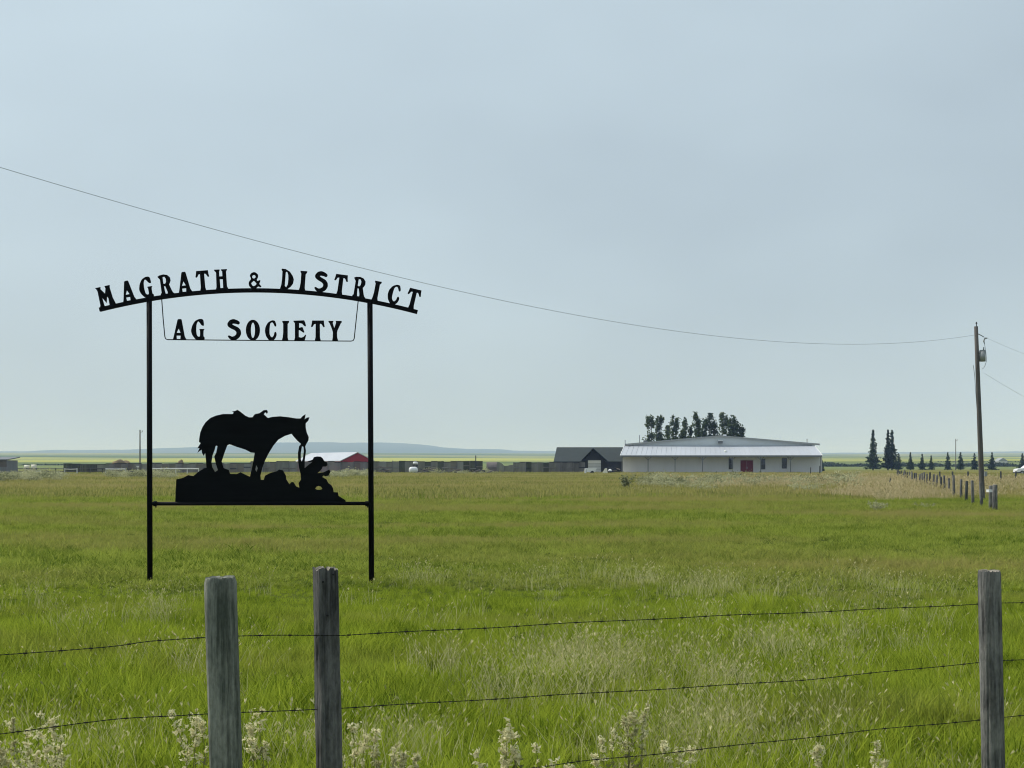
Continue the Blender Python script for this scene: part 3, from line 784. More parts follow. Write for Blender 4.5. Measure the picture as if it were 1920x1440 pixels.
# bays of wall between the canopy posts, with openings
def xh(px, Y=YW): return P(px, 0, Y).x
bays = [1166, 1215.5, 1266, 1317.5, 1373, 1425.5, 1480.5, 1537]
openings = {1368: (1364, 1372.3, 859.5, 880), 1397: (1387, 1408.5, 864, 888), 1428: (1423.5, 1432, 860, 880), 1468: (1462.5, 1471.8, 859, 878.5)}
zr = lambda py: EYE + (HZ - py) / F * YW
cuts = [(xh(v[0]), xh(v[1]), max(0, zr(v[3])) if k != 1397 else 0.02, zr(v[2])) for k, v in openings.items()]
ztop = 3.6
for b0, b1 in zip(bays[:-1], bays[1:]):
    mb = MB()
    a0, a1 = xh(b0), xh(b1)
    xsn = sorted(set([a0, a1] + [x for c_ in cuts for x in (c_[0], c_[1]) if a0 < x < a1]))
    for s0, s1 in zip(xsn[:-1], xsn[1:]):
        mid = (s0 + s1) / 2
        hit = [c_ for c_ in cuts if c_[0] <= mid <= c_[1]]
        if hit:
            c_ = hit[0]
            mb.box(s0, s1, YW, YW + 0.2, c_[3], ztop)
            if c_[2] > 0.1: mb.box(s0, s1, YW, YW + 0.2, 0, c_[2])
        else:
            mb.box(s0, s1, YW, YW + 0.2, 0, ztop)
    mb.build('wall_panel', M['wall'], HALL)
YB = YW + 34
for xx in (xw0 + .6, xw1 - 0.8): MB().prism([(YW + .2, 0), (YW + 2.55, 0), (YW + 2.55, 4.7), (YW + .2, 3.95)], 'x', xx, xx + .2).build('porch_side', M['white_metal'], HALL)
mx0, mx1 = P(1168.5, 0, YW + 2.7).x + 1.4, P(1530, 0, YW + 2.7).x - 1.4
for xx in (mx0, mx1 - .2): MB().box(xx, xx + .2, YW + 2.95, YB, 0, 5.15).build('side_wall', M['white_metal'], HALL)
MB().box(mx0, mx1, YB, YB + 0.2, 0, 5.15).build('rear_wall', M['white_metal'], HALL)
# canopy: a pitched sheet from the eave up to the gable wall
ci = 0.75
za = 5.05; YA = YW + 2.6
slab = lambda o_: [(X0, YH, eave + o_), (X1, YH, eave + o_), (X1 - ci, YA, za + o_), (X0 + ci, YA, za + o_)]
MB().hexa(slab(-0.12) + slab(0)).build('canopy_roof', M['roof_metal'], HALL)
rib = MB()
for k in range(1, 40):
    f_ = k / 40
    p0 = Vector((X0 + (X1 - X0) * f_, YH + 0.02, eave + 0.02)); p1 = Vector((X0 + ci + (X1 - X0 - 2 * ci) * f_, YA - 0.02, za + 0.02))
    rib.tube([p0, p1], 0.03, 4)
rib.build('roof_ribs', M['roof_metal'], HALL)
MB().box(X0, X1, YH - 0.06, YH - 0.003, eave - 0.27, eave + 0.02).build('fascia', M['trim'], HALL)
for xs_, xe_ in ((X0, X0 + ci), (X1, X1 - ci)):
    d = 0.1 if xs_ == X0 else -0.1
    MB().hexa([(xs_ - d, YH - 0.05, eave - 0.12), (xs_, YH - 0.05, eave - 0.12), (xe_, YA, za - 0.1), (xe_ - d, YA, za - 0.1),
               (xs_ - d, YH - 0.05, eave + 0.06), (xs_, YH - 0.05, eave + 0.06), (xe_, YA, za + 0.06), (xe_ - d, YA, za + 0.06)]).build('barge_trim', M['white_paint'], HALL)
    MB().prism([(YH + 0.1, eave - 0.3), (YW, eave - 0.3), (YW, eave + 0.75)], 'x', xs_ + d * 0.6, xs_ + d * 1.2).build('canopy_end', M['white_metal'], HALL)
# main low pitched roof behind, gable end to the front
YG = YA + 0.1
gx0, gx1, gpk = P(1168.5, 0, YG).x, P(1530, 0, YG).x, P(1346, 0, YG).x
ge_z = lambda py: EYE + (HZ - py) / F * YG
MB().prism([(gx0 + 1.4, za - 0.4), (gx1 - 1.4, za - 0.4), (gx1 - 1.4, ge_z(833.0)), (gpk, ge_z(818)), (gx0 + 1.4, ge_z(833.0))], 'y', YG, YG + 0.2).build('gable_wall', M['gable'], HALL)
for sx, ex in ((gx0, gpk), (gx1, gpk)):
    z0, z1 = ge_z(832.5), ge_z(816.8)
    MB().hexa([(sx, YG - 0.35, z0 - 0.12), (ex, YG - 0.35, z1 - 0.12), (ex, YB + 0.5, z1 - 0.12), (sx, YB + 0.5, z0 - 0.12),
               (sx, YG - 0.35, z0 + 0.02), (ex, YG - 0.35, z1 + 0.02), (ex, YB + 0.5, z1 + 0.02), (sx, YB + 0.5, z0 + 0.02)]).build('main_roof', M['roof_metal'], HALL)
    MB().hexa([(sx, YG - 0.41, z0 - 0.26), (ex, YG - 0.41, z1 - 0.2), (ex, YG - 0.355, z1 - 0.2), (sx, YG - 0.355, z0 - 0.26),
               (sx, YG - 0.41, z0 + 0.05), (ex, YG - 0.41, z1 + 0.05), (ex, YG - 0.355, z1 + 0.05), (sx, YG - 0.355, z0 + 0.05)]).build('gable_trim', M['galv'], HALL)
# roof fittings
q = P(1346.5, 828, YG)
hv = MB().box(q.x - 0.4, q.x + 0.4, YG - 0.5, YG - 0.003, q.z - 0.32, q.z + 0.1).build('gable_vent', M['trim'], HALL)
MB().hexa([(q.x - 0.45, YG - 0.62, q.z + 0.12), (q.x + 0.45, YG - 0.62, q.z + 0.12), (q.x + 0.45, YG - 0.003, q.z + 0.3), (q.x - 0.45, YG - 0.003, q.z + 0.3),
           (q.x - 0.45, YG - 0.62, q.z + 0.18), (q.x + 0.45, YG - 0.62, q.z + 0.18), (q.x + 0.45, YG - 0.003, q.z + 0.36), (q.x - 0.45, YG - 0.003, q.z + 0.36)]).build('hood', M['white_paint'], hv)
for px, py0, py1, Y in ((1194, 817, 829, YG + 2), (1168.8, 826, 833, YG - 0.4), (1505.5, 824, 831, YG + 2)):
    q0, q1 = P(px, py1 + 4, Y), P(px, py0, Y)
    MB().tube([q0, q1], 0.06, 8).tube([q1, q1 + Vector((0, 0, 0.1))], [0.1, 0.07], 8).build('roof_pipe', M['trim'], HALL)
q = P(1352, 816, YG + 3)
MB().box(q.x - 0.3, q.x + 0.3, YG + 2.5, YG + 3.1, q.z - 0.5, q.z + 0.12).build('ridge_ventilator', M['white_paint'], HALL)
q = P(1204, 827, YG + 3)
MB().box(q.x - 0.35, q.x + 0.35, YG + 2.6, YG + 3.2, q.z - 0.5, q.z + 0.1).build('roof_vent', M['trim'], HALL)
# dome skylight on canopy
q = P(1358.5, 846.5, YH + 1.9)
MB().tube([q + Vector((0, 0, -0.15)), q + Vector((0, -0.05, 0.1)), q + Vector((0, -0.08, 0.22))], [0.27, 0.24, 0.08], 12).build('skylight_dome', M['lamp'], HALL, True)
# canopy posts with braces
for px in (1166.5, 1215.5, 1266, 1317.5, 1372.5, 1425.5, 1480.5, 1536.5):
    X = P(px, 0, YH + 0.2).x
    po = MB().box(X - 0.07, X + 0.07, YH + 0.13, YH + 0.27, 0, eave - 0.25).build('canopy_post', M['post_grey'], HALL)
    br = MB()
    if px not in (1166.5, 1536.5):
        for sg in (-1, 1):
            br.tube([(X, YH + 0.2, eave - 0.85), (X + sg * 0.6, YH + 0.2, eave - 0.22)], 0.05, 6)
        br.build('brace', M['post_grey'], po)
# door
c0, c1 = xh(1387), xh(1408.5); zt = zr(864)
mid = (c0 + c1) / 2
DR = MB().box(c0 - 0.09, c0, YW - 0.04, YW + 0.1, 0, zt + 0.09).box(c1, c1 + 0.09, YW - 0.04, YW + 0.1, 0, zt + 0.09).box(c0, c1, YW - 0.04, YW + 0.1, zt, zt + 0.09).build('door_frame', M['red_door'], HALL)
for s0, s1, hxp in ((c0 + 0.01, mid - 0.012, mid - 0.12), (mid + 0.012, c1 - 0.01, mid + 0.12)):
    mb = MB().box(s0, s1, YW + 0.06, YW + 0.11, 0.02, zt - 0.01)
    mb.box(s0 + 0.15, s1 - 0.15, YW + 0.045, YW + 0.062, 0.2, 0.9).box(s0 + 0.15, s1 - 0.15, YW + 0.045, YW + 0.062, 1.1, 1.9)
    d_ = mb.build('door', M['red_door'], HALL)
    MB().box(hxp - 0.03, hxp + 0.03, YW - 0.01, YW + 0.05, 0.85, 1.2).build('handle', M['galv'], d_)
for key in (1368, 1428, 1468):
    v = openings[key]
    a0, a1, z0, z1 = xh(v[0]), xh(v[1]), zr(v[3]), zr(v[2])
    t_ = 0.05
    fr = MB().box(a0, a0 + t_, YW - 0.03, YW + 0.1, z0, z1).box(a1 - t_, a1, YW - 0.03, YW + 0.1, z0, z1).box(a0 + t_, a1 - t_, YW - 0.03, YW + 0.1, z1 - t_, z1).box(a0 + t_, a1 - t_, YW - 0.03, YW + 0.1, z0, z0 + t_).box(a0 + t_, a1 - t_, YW - 0.02, YW + 0.08, (z0 + z1) / 2 - 0.03, (z0 + z1) / 2 + 0.03).build('window', M['trim'], HALL)
    MB().box(a0 + t_, a1 - t_, YW + 0.12, YW + 0.14, z0, z1).build('pane', M['glass'], fr)
q = P(1397.5, 857.5, YW)
MB().box(q.x - 0.2, q.x + 0.2, YW - 0.25, YW - 0.003, q.z - 0.16, q.z + 0.2).build('door_lamp', M['lamp'], HALL)
MB().box(xw0 - 0.1, xw1 + 0.1, YH - 0.2, YW - 0.05, 0.0, 0.06).build('porch_slab', M['gravel'], HALL)

HALL.rotation_euler.z = -math.radians(4.3)

# ------------------------------------------------------------------ dark barn behind the plank fence
YD = 285.0
def D(px, py, Y=YD): return P(px, py, Y)
BARN = empty('dark_barn', (D(1100, 0).x, YD, 0), 'dark shingled barn with a front gable and white overhead door', 'building')
bx0, bx1 = D(1042, 0).x, D(1172, 0).x
MB().box(bx0, bx1, YD, YD + 0.2, 0, 2.4).box(bx0, bx0 + .2, YD + .2, YD + 9, 0, 2.4).box(bx1 - .2, bx1, YD + .2, YD + 9, 0, 2.4).box(bx0, bx1, YD + 9, YD + 9.2, 0, 2.4).build('wall', M['barn_dark'], BARN)
rz = EYE + (HZ - 838.5) / F * (YD + 4.5)
rs = [(bx0 - 0.4, YD - 0.5, 2.2), (bx1 + 0.4, YD - 0.5, 2.2), (bx1 + 0.1, YD + 4.6, rz), (bx0 + 0.1, YD + 4.6, rz)]
MB().hexa([(p[0], p[1], p[2] - 0.12) for p in rs] + rs).build('roof_slope', M['shingle'], BARN)
rs = [(bx0 + 0.1, YD + 4.6, rz), (bx1 + 0.1, YD + 4.6, rz), (bx1 + 0.4, YD + 9.7, 2.2), (bx0 - 0.4, YD + 9.7, 2.2)]
MB().hexa([(p[0], p[1], p[2] - 0.12) for p in rs] + rs).build('roof_slope', M['shingle'], BARN)
for xe in (bx0, bx1):
    MB().prism([(YD + 0.05, 2.3), (YD + 9.1, 2.3), (YD + 4.6, rz - 0.15)], 'x', xe + 0.15, xe + 0.3).build('end_gable', M['barn_dark'], BARN)
# front cross gable with open timber front
ga, gb, gp = D(1091, 0, YD - 2).x, D(1139.5, 0, YD - 2).x, D(1113, 0, YD - 2).x
gz0, gz1 = EYE + (HZ - 863) / F * (YD - 2), EYE + (HZ - 840) / F * (YD - 2)
for xe in (ga, gb):
    MB().hexa([(xe, YD - 2.4, gz0 - .12), (gp, YD - 2.4, gz1 - .12), (gp, YD + 4, gz1 - .12), (xe, YD + 0.4, gz0 - .12),
               (xe, YD - 2.4, gz0), (gp, YD - 2.4, gz1), (gp, YD + 4, gz1), (xe, YD + 0.4, gz0)]).build('gable_roof', M['shingle'], BARN)
MB().prism([(ga + .5, 2.42), (gb - .5, 2.42), (gp, gz1 - .3)], 'y', YD - 0.9, YD - 0.75).build('gable_face', M['barn_dark'], BARN)
for pa, pb in ((1096.5, 1102.5), (1126.5, 1134)): MB().box(D(pa, 0).x, D(pb, 0).x, YD - 1.0, YD - 0.75, 0, 2.4).build('porch_wall', M['barn_dark'], BARN)
d0, d1 = D(1102.5, 0).x, D(1126.5, 0).x
zt = EYE + (HZ - 863) / F * YD
dr = None
for k in range(4):
    z0_, z1_ = zt * k / 4, zt * (k + 1) / 4
    MB().box(d0, d1, YD - 0.95, YD - 0.88, z0_ + 0.01, z1_ - 0.015).build('door_section', M['door_white'] if k < 3 else M['white_metal'], BARN)

BARN.rotation_euler.z = -math.radians(3.0)

# ------------------------------------------------------------------ red gabled barn
YR = 300.0
RB = empty('red_barn', (P(671, 0, YR).x, YR, 0), 'red gable-ended barn with a pale metal roof behind the corral', 'building')
rx0, rx1, rp_ = P(642, 0, YR).x, P(699, 0, YR).x, P(671, 0, YR).x
zz0, zz1 = EYE + (HZ - 863.5) / F * YR, EYE + (HZ - 849) / F * YR
MB().prism([(rx0, 0), (rx1, 0), (rx1, zz0), (rp_, zz1), (rx0, zz0)], 'y', YR, YR + 0.2).build('gable_wall', M['red_barn'], RB)
# the barn runs back and to the left, so its near roof slope shows
dx, dy = -13.0, 26.0
for xa, za_, nm in ((rx0, zz0, 0), (rx1, zz0, 1)):
    v = [(xa + (-.4 if nm == 0 else .4), YR - 0.3, za_ - .15), (rp_, YR - 0.3, zz1 + .02), (rp_ + dx, YR + dy, zz1 + .02), (xa + dx + (-.4 if nm == 0 else .4), YR + dy, za_ - .15)]
    MB().hexa([(p[0], p[1], p[2]) for p in v] + [(p[0], p[1], p[2] + .14) for p in v]).build('roof_slope', M['roof_metal'], RB)
MB().hexa([(rx0, YR + .2, 0), (rx0 + .2, YR + .2, 0), (rx0 + dx + .2, YR + dy, 0), (rx0 + dx, YR + dy, 0), (rx0, YR + .2, zz0 - .05), (rx0 + .2, YR + .2, zz0 - .05), (rx0 + dx + .2, YR + dy, zz0 - .05), (rx0 + dx, YR + dy, zz0 - .05)]).build('side_wall', M['red_barn'], RB)
MB().hexa([(rx1 - .2, YR + .2, 0), (rx1, YR + .2, 0), (rx1 + dx, YR + dy, 0), (rx1 + dx - .2, YR + dy, 0), (rx1 - .2, YR + .2, zz0 - .05), (rx1, YR + .2, zz0 - .05), (rx1 + dx, YR + dy, zz0 - .05), (rx1 + dx - .2, YR + dy, zz0 - .05)]).build('side_wall', M['red_barn'], RB)

# ------------------------------------------------------------------ plank windbreak fences of the corral
def windbreak(label, x0, x1, y_top, Y0, Y1, mats, panel_px=14.0, seed=0, cap=True, posts=True):
    rr = random.Random(seed)
    e_ = empty('plank_fence', (P((x0 + x1) / 2, 0, (Y0 + Y1) / 2).x, (Y0 + Y1) / 2, 0), label, 'fence', 'plank fences of the corral')
    npan = max(1, round((x1 - x0) / panel_px))
    for k in range(npan):
        pa, pb = x0 + (x1 - x0) * k / npan, x0 + (x1 - x0) * (k + 1) / npan
        Ya, Yb = Y0 + (Y1 - Y0) * k / npan, Y0 + (Y1 - Y0) * (k + 1) / npan
        A_, B_ = P(pa, 0, Ya), P(pb, 0, Yb)
        zt_ = EYE + (HZ - y_top) / F * (Ya + Yb) / 2 + rr.choice([0, 0, 0, -.05, -.12, .04])
        mb = MB()
        nb = max(3, round((B_.x - A_.x) / 0.16))
        for b_ in range(nb):
            f0, f1 = (b_ + 0.04) / nb, (b_ + 0.96) / nb
            xa, xb = A_.x + (B_.x - A_.x) * f0, A_.x + (B_.x - A_.x) * f1
            yy = A_.y + (B_.y - A_.y) * f0 + rr.uniform(-.02, .02)
            mb.box(xa, xb, yy, yy + .035, 0.02 + rr.uniform(0, .08), zt_ + rr.uniform(-.07, .02))
        mt = rr.choice(mats)
        mb.build('board_panel', M[mt], e_)
        if rr.random() < .45:
            zz = zt_ * rr.uniform(.35, .6)
            MB().hexa([(A_.x, A_.y - .1, zz), (B_.x, B_.y - .1, zz), (B_.x, B_.y - .05, zz), (A_.x, A_.y - .05, zz),
                       (A_.x, A_.y - .1, zz + .16), (B_.x, B_.y - .1, zz + .16), (B_.x, B_.y - .05, zz + .16), (A_.x, A_.y - .05, zz + .16)]).build('rail', M[rr.choice(['plank', 'brown_shed', 'plank_dark'])], e_)
        if cap and rr.random() < .75:
            MB().hexa([(A_.x, A_.y - .06, zt_ - .06), (B_.x, B_.y - .06, zt_ - .06), (B_.x, B_.y + .12, zt_ - .06), (A_.x, A_.y + .12, zt_ - .06),
                       (A_.x, A_.y - .06, zt_ + .05), (B_.x, B_.y - .06, zt_ + .05), (B_.x, B_.y + .12, zt_ + .05), (A_.x, A_.y + .12, zt_ + .05)]).build('cap_rail', M['plank_dark'], e_)
        if posts and k % 2 == 0:
            MB().tube([(A_.x, A_.y - .12, 0), (A_.x, A_.y - .12, zt_ + rr.uniform(-.1, .1))], .08, 7).build('post', M['plank_mid'], e_)
    return e_
windbreak('blackened plank fence left of the tall sign', 119, 214, 869.5, 250, 252, ['plank_dark', 'plank_dark', 'plank_mid'], 16, 1, posts=False)
windbreak('pale grey weathered plank fence behind the left sign post', 214, 470, 869, 258, 262, ['plank', 'plank', 'plank_mid', 'brown_shed', 'grey_shed'], 13, 2)
windbreak('grey plank fence behind the horse and cowboy cut-out', 470, 712, 865.5, 264, 266, ['plank', 'plank_mid', 'plank_mid', 'brown_shed', 'grey_shed'], 12, 3)
windbreak('dark grey plank fence right of the tall sign', 712, 905, 865, 262, 268, ['plank_mid', 'plank_mid', 'plank_dark', 'plank', 'brown_shed', 'grey_shed'], 12, 4)
windbreak('dark plank fence in front of the shingled barn', 963, 1097, 866.5, 258, 264, ['plank_mid', 'plank_dark', 'plank_mid'], 11, 5)
windbreak('short pale plank fence between the round-topped shed and dark fence', 945, 962, 872, 270, 270, ['plank'], 8, 6, cap=False)

# rail fences in front
def rails(label, x0, x1, Y, z_list, r, m_, step, seed=0, group='pipe rails of the corral'):
    rr = random.Random(seed)
    e_ = empty('rail_fence', (P((x0 + x1) / 2, 0, Y).x, Y, 0), label, 'rail fence', group)
    for z in z_list:
        MB().tube([(P(x0, 0, Y).x, Y, z), (P((x0 + x1) / 2, 0, Y).x, Y, z + rr.uniform(-.04, .04)), (P(x1, 0, Y).x, Y, z)], r, 6).build('rail', m_, e_)
    x = x0
    while x <= x1 + 0.1:
        X = P(x, 0, Y).x
        MB().tube([(X, Y + r + .07, 0), (X, Y + r + .07, max(z_list) + .12)], .075, 7).build('post', m_, e_)
        x += step
rails('long dark rail fence at the far left edge', -40, 122, 232, (0.55, 0.95), .05, M['rail_dark'], 18.0, 1)
rails('low dark rail fence in front of the plank fences at left', 122, 262, 236, (0.95, 0.5), .05, M['rail_dark'], 23.3, 2)
rails('short white pipe rail panel left of the tall sign', 198, 234, 233, (0.88,), .10, M['rail_white'], 36.0, 3)
rails('small pale pipe gate near the blackened fence', 121, 144, 231, (0.25, 0.9), .05, M['rail_white'], 23.0, 4)
rails('long white pipe rail behind the left sign post', 286, 372, 234, (0.95,), .10, M['rail_white'], 21.5, 5)
rails('pale wooden frame in front of the dark grey fence', 829, 841, 246, (1.05,), .07, M['plank'], 12.0, 6)
q = P(258.5, 0, 240)
tag(MB().tube([(q.x, 240, 0), (q.x, 240, 1.2)], .14, 9).tube([(q.x, 240, 1.2), (q.x, 240, 1.4)], [.22, .2], 9).build('capped_post', M['rail_white']), 'stubby white-capped post beside the left sign post', 'post')

# small corral things
def blob(name, c, rx, ry, rz_, m_, label, cat, group=None, seed=0, n=14, rough=0.12, parent=None):
    rr = random.Random(seed); bm = bmesh.new()
    bmesh.ops.create_icosphere(bm, subdivisions=3, radius=1)
    ph = [rr.uniform(0, 6.28) for _ in range(6)]
    for v in bm.verts:
        k = 1 + rough * (math.sin(3 * v.co.x + ph[0]) * math.sin(3.3 * v.co.y + ph[1]) + 0.6 * math.sin(6 * v.co.z + ph[2]) * math.sin(5 * v.co.x + ph[3]))
        v.co = Vector((v.co.x * rx * k, v.co.y * ry * k, max(v.co.z * k, -0.35) * rz_ + 0.35 * rz_))
    me = bpy.data.meshes.new(name); bm.to_mesh(me); bm.free()
    me.polygons.foreach_set('use_smooth', [True] * len(me.polygons)); me.materials.append(m_)
    o_ = bpy.data.objects.new(name, me); o_.location = c; C.objects.link(o_)
    if parent: o_.parent = parent; o_.location = Vector(c) - parent_loc(parent)
    else: tag(o_, label, cat, group)
    return o_
for px, Y, r_, h_, l_ in ((222, 268, 1.4, 1.95, 'tall mound of old hay showing above the plank fence'), (236, 269, 1.2, 1.75, 'lower mound of old hay right of the tall one'), (339, 269, .7, 1.85, 'small brown hay top left of the horse cut-out')):
    q = P(px, 0, Y); blob('hay_mound', (q.x, Y, 0), r_, r_, h_, M['hay'], l_, 'hay', 'old hay behind the fence', seed=int(px))
# white tank on a stand and lid
q = P(775, 0, 240)
T = empty('storage_tank', (q.x, 240, 0), 'rounded white storage tank in front of the dark plank fence', 'tank')
mb = MB()
prof_ = [(-.75, .05), (-.72, .3), (-.6, .45), (-.3, .53), (.3, .53), (.6, .45), (.72, .3), (.75, .05)]
mb.tube([(q.x + a_ * .9, 240 + a_ * .3, .72) for a_, r_ in prof_], [r_ for a_, r_ in prof_], 18)
mb.build('tank', M['white_paint'], T, True)
for dx_ in (-.35, .35): MB().box(q.x + dx_ - .06, q.x + dx_ + .06, 239.7, 240.3, 0, .3).build('support', M['rail_dark'], T)
q = P(779, 868.5, 250)
T = empty('storage_tank', (q.x, 250, 0), 'small white tank raised on a dark stand behind the rounded one', 'tank')
MB().tube([(q.x - .42, 250, q.z), (q.x - .3, 250, q.z), (q.x + .3, 250, q.z), (q.x + .42, 250, q.z)], [.1, .26, .26, .1], 14).build('tank', M['white_paint'], T, True)
for a_, b_ in ((-.35, -.2), (.35, -.2), (-.35, .2), (.35, .2)):
    MB().tube([(q.x + a_, 250 + b_, 0), (q.x + a_ * .6, 250 + b_ * .6, q.z - .2)], .06, 6).build('leg', M['rail_dark'], T)
MB().box(q.x - .45, q.x + .45, 249.7, 250.3, q.z - .42, q.z - .25).build('stand', M['rail_dark'], T)
# round-topped shed
YQ = 256
q0, q1 = P(911, 0, YQ).x, P(945.5, 0, YQ).x
SH = empty('round_roof_shed', ((q0 + q1) / 2, YQ, 0), 'small round-topped brown shed at the end of the dark grey fence', 'shed')
ar = [(YQ + 1.6 + 1.6 * math.cos(t_), 0.9 + 1.15 * math.sin(t_)) for t_ in np.linspace(0, math.pi, 13)]
MB().prism([(YQ + 3.2, 0), (YQ + 3.2, .9)] + ar[1:-1] + [(YQ, .9), (YQ, 0)], 'x', q0 + .1, q1 - 1.3).build('body', M['brown_shed'], SH)
em = MB()
for k in range(6):
    xa = q1 - 1.3 + 0.02 + k * .21
    hh = 2.0 - ((k - 1.0) / 5.5) ** 2 * 1.0 if k > 1 else 2.0
    em.box(xa, xa + .19, YQ - .04, YQ + .01, 0, hh)
em.build('end_boards', M['plank'], SH)
# scrap lumber and machinery by the fence
def scrap(px, Y, w_, h_, n_, label, seed, m_='plank', group='scrap along the corral'):
    rr = random.Random(seed); q = P(px, 0, Y)
    e_ = empty('lumber_pile', (q.x, Y, 0), label, 'lumber', group)
    for k in range(n_):
        x = q.x + rr.uniform(-w_, w_) * .5; l_ = rr.uniform(.4, 1) * w_ * .6; z = rr.uniform(.08, h_); a_ = rr.uniform(-.25, .25)
        MB().tube([(x - l_ / 2, Y + rr.uniform(-.3, .3), max(.06, z - a_ * l_)), (x + l_ / 2, Y + rr.uniform(-.3, .3), max(.06, z + a_ * l_))], rr.uniform(.05, .1), 6).build('pole', M[rr.choice([m_, 'plank_dark', 'brown_shed'])], e_)
scrap(722, 244, 3.2, 1.2, 9, 'heap of old lumber beside the right sign post', 11, 'brown_shed')
scrap(797, 246, 3.4, .9, 8, 'heap of dark lumber right of the white tank', 12)
scrap(852, 245, 1.6, .9, 5, 'small pile of pale boards by the wooden frame', 13)
scrap(905, 247, 2.8, .7, 8, 'low pile of dark lumber before the round-topped shed', 14, 'plank_mid')
scrap(1148, 255, 2.2, 1.1, 6, 'dark odds and ends left of the white hall', 15, 'plank_dark')
scrap(205, 246, 2.2, .5, 4, 'few dark poles under the blackened fence', 16, 'plank_dark')

# white trailer and cream tarp in front of dark barn
YT = 246
q0, q1 = P(1096, 0, YT).x, P(1119, 0, YT).x
TR = empty('stock_trailer', ((q0 + q1) / 2, YT, 0), 'low white trailer with a slanted tail before the white overhead door', 'trailer')
MB().prism([(q0 + .35, .35), (q1 - .35, .35), (q1, .98), (q1 - .1, 1.05), (q0 + .38, .98)], 'y', YT, YT + 1.5).build('body', M['white_paint'], TR)
MB().prism([(q0, .15), (q0 + .3, .15), (q0 + .3, 1.0), (q0 + .08, .95)], 'y', YT - .05, YT + 1.2).build('front_shield', M['white_paint'], TR)
for yy in (YT - .12, YT + 1.4):
    MB().tube([(q0 + 1.3, yy, .28), (q0 + 1.3, yy + .2, .28)], .28, 16).build('wheel', M['tyre'], TR)
YT = 252
q = P(1134.5, 0, YT)
tp = empty('tarp_covered_load', (q.x, YT, 0), 'cream tarp over a peaked load right of the white trailer', 'tarp')
MB().hexa([(q.x - .6, YT - .5, .02), (q.x + .45, YT - .5, .02), (q.x + .5, YT + .5, .02), (q.x - .5, YT + .5, .02),
           (q.x - .05, YT - .2, .95), (q.x + .3, YT - .2, 1.0), (q.x + .3, YT + .2, .95), (q.x, YT + .2, .95)]).build('tarp', M['cream'], tp)
q = P(1144.5, 0, YT)
blob('white_bale', (q.x, YT + 1, 0.45), .35, .35, .28, M['white_paint'], 'small white wrapped bundle beside the cream tarp', 'bundle', seed=4)
q2 = P(1144.5, 0, YT + 1)
tag(MB().box(q2.x - .5, q2.x + .6, YT + .6, YT + 1.4, 0, .45).build('pallet_stack', M['plank_dark']), 'dark pallet stack under the small white bundle', 'pallets')

# left shed at the frame edge
YL = 226
q0, q1 = P(-70, 0, YL).x, P(12, 0, YL).x
LS = empty('grey_shed', ((q0 + q1) / 2, YL, 0), 'grey shed with overhanging roof cut off by the left edge', 'shed')
zt = EYE + (HZ - 863) / F * YL
MB().box(q0, q1, YL, YL + .15, 1.25, zt).build('upper_wall', M['brown_shed'], LS)
MB().box(q0, q1, YL - .04, YL + .15, 0, 1.25).build('lower_wall', M['grey_shed'], LS)
MB().box(q1 - .15, q1, YL + .15, YL + 5, 0, zt).box(q0, q0 + .15, YL + .15, YL + 5, 0, zt).box(q0, q1, YL + 5, YL + 5.15, 0, zt).build('side_walls', M['grey_shed'], LS)
MB().hexa([(q0 - .3, YL - .4, zt), (q1 + .25, YL - .4, zt), (q1 + .25, YL + 5.5, zt + .4), (q0 - .3, YL + 5.5, zt + .4), (q0 - .3, YL - .4, zt + .15), (q1 + .25, YL - .4, zt + .15), (q1 + .25, YL + 5.5, zt + .55), (q0 - .3, YL + 5.5, zt + .55)]).build('roof', M['trim'], LS)
# small pale things on the far left
for px, Y, r_, l_ in ((17, 262, .55, 'pale round bale just right of the grey shed'), (50, 300, .6, 'pale round bale behind the rails at left'), (63, 300, .65, 'second pale round bale behind the rails at left')):
    q = P(px, 0, Y)
    tag(MB().tube([(q.x - .5, Y, r_ + .3), (q.x + .5, Y + .3, r_ + .3)], r_, 14).tube([(q.x - .5, Y, .15), (q.x + .5, Y + .3, .15)], .3, 8).build('round_bale', M['cream'], None, True), l_, 'bale', 'round bales at left')
q0 = P(71, 0, 231).x
tag(MB().hexa([(q0 - .3, 231, 0), (q0 + .25, 231, 0), (q0 + .25, 231.6, 0), (q0 - .3, 231.6, 0), (q0 - .25, 231, .75), (q0 + .4, 231, .8), (q0 + .4, 231.6, .8), (q0 - .25, 231.6, .75)]).build('feed_bin', M['rail_white']), 'small pale feed bin below the dark rails at left', 'bin')
# far pole on the left, far thin pole on the right
for px, ptop, Y, r_, l_ in ((262.5, 806, 290, .16, 'distant brown utility pole left of the sign'), (1792, 823, 420, .13, 'distant thin pole behind the spruce row')):
    q = P(px, 0, Y); zt = EYE + (HZ - ptop) / F * Y
    e_ = empty('utility_pole', (q.x, Y, 0), l_, 'utility pole')
    MB().tube([(q.x, Y, -.2), (q.x, Y, zt)], [r_, r_ * .7], 8).build('pole', M['pole'], e_)
    MB().tube([(q.x, Y, zt - .5), (q.x + .45, Y, zt - .4)], .05, 6).tube([(q.x + .45, Y, zt - .42), (q.x + .45, Y, zt - .1)], [.09, .05], 8).build('insulator_arm', M['galv'], e_)
q = P(892, 0, 480)
tag(MB().tube([(q.x, 480, 0), (q.x, 480, EYE + (HZ - 854) / F * 480)], .18, 7).build('marker_post', M['pole']), 'tiny dark post far out in the yellow field', 'post')

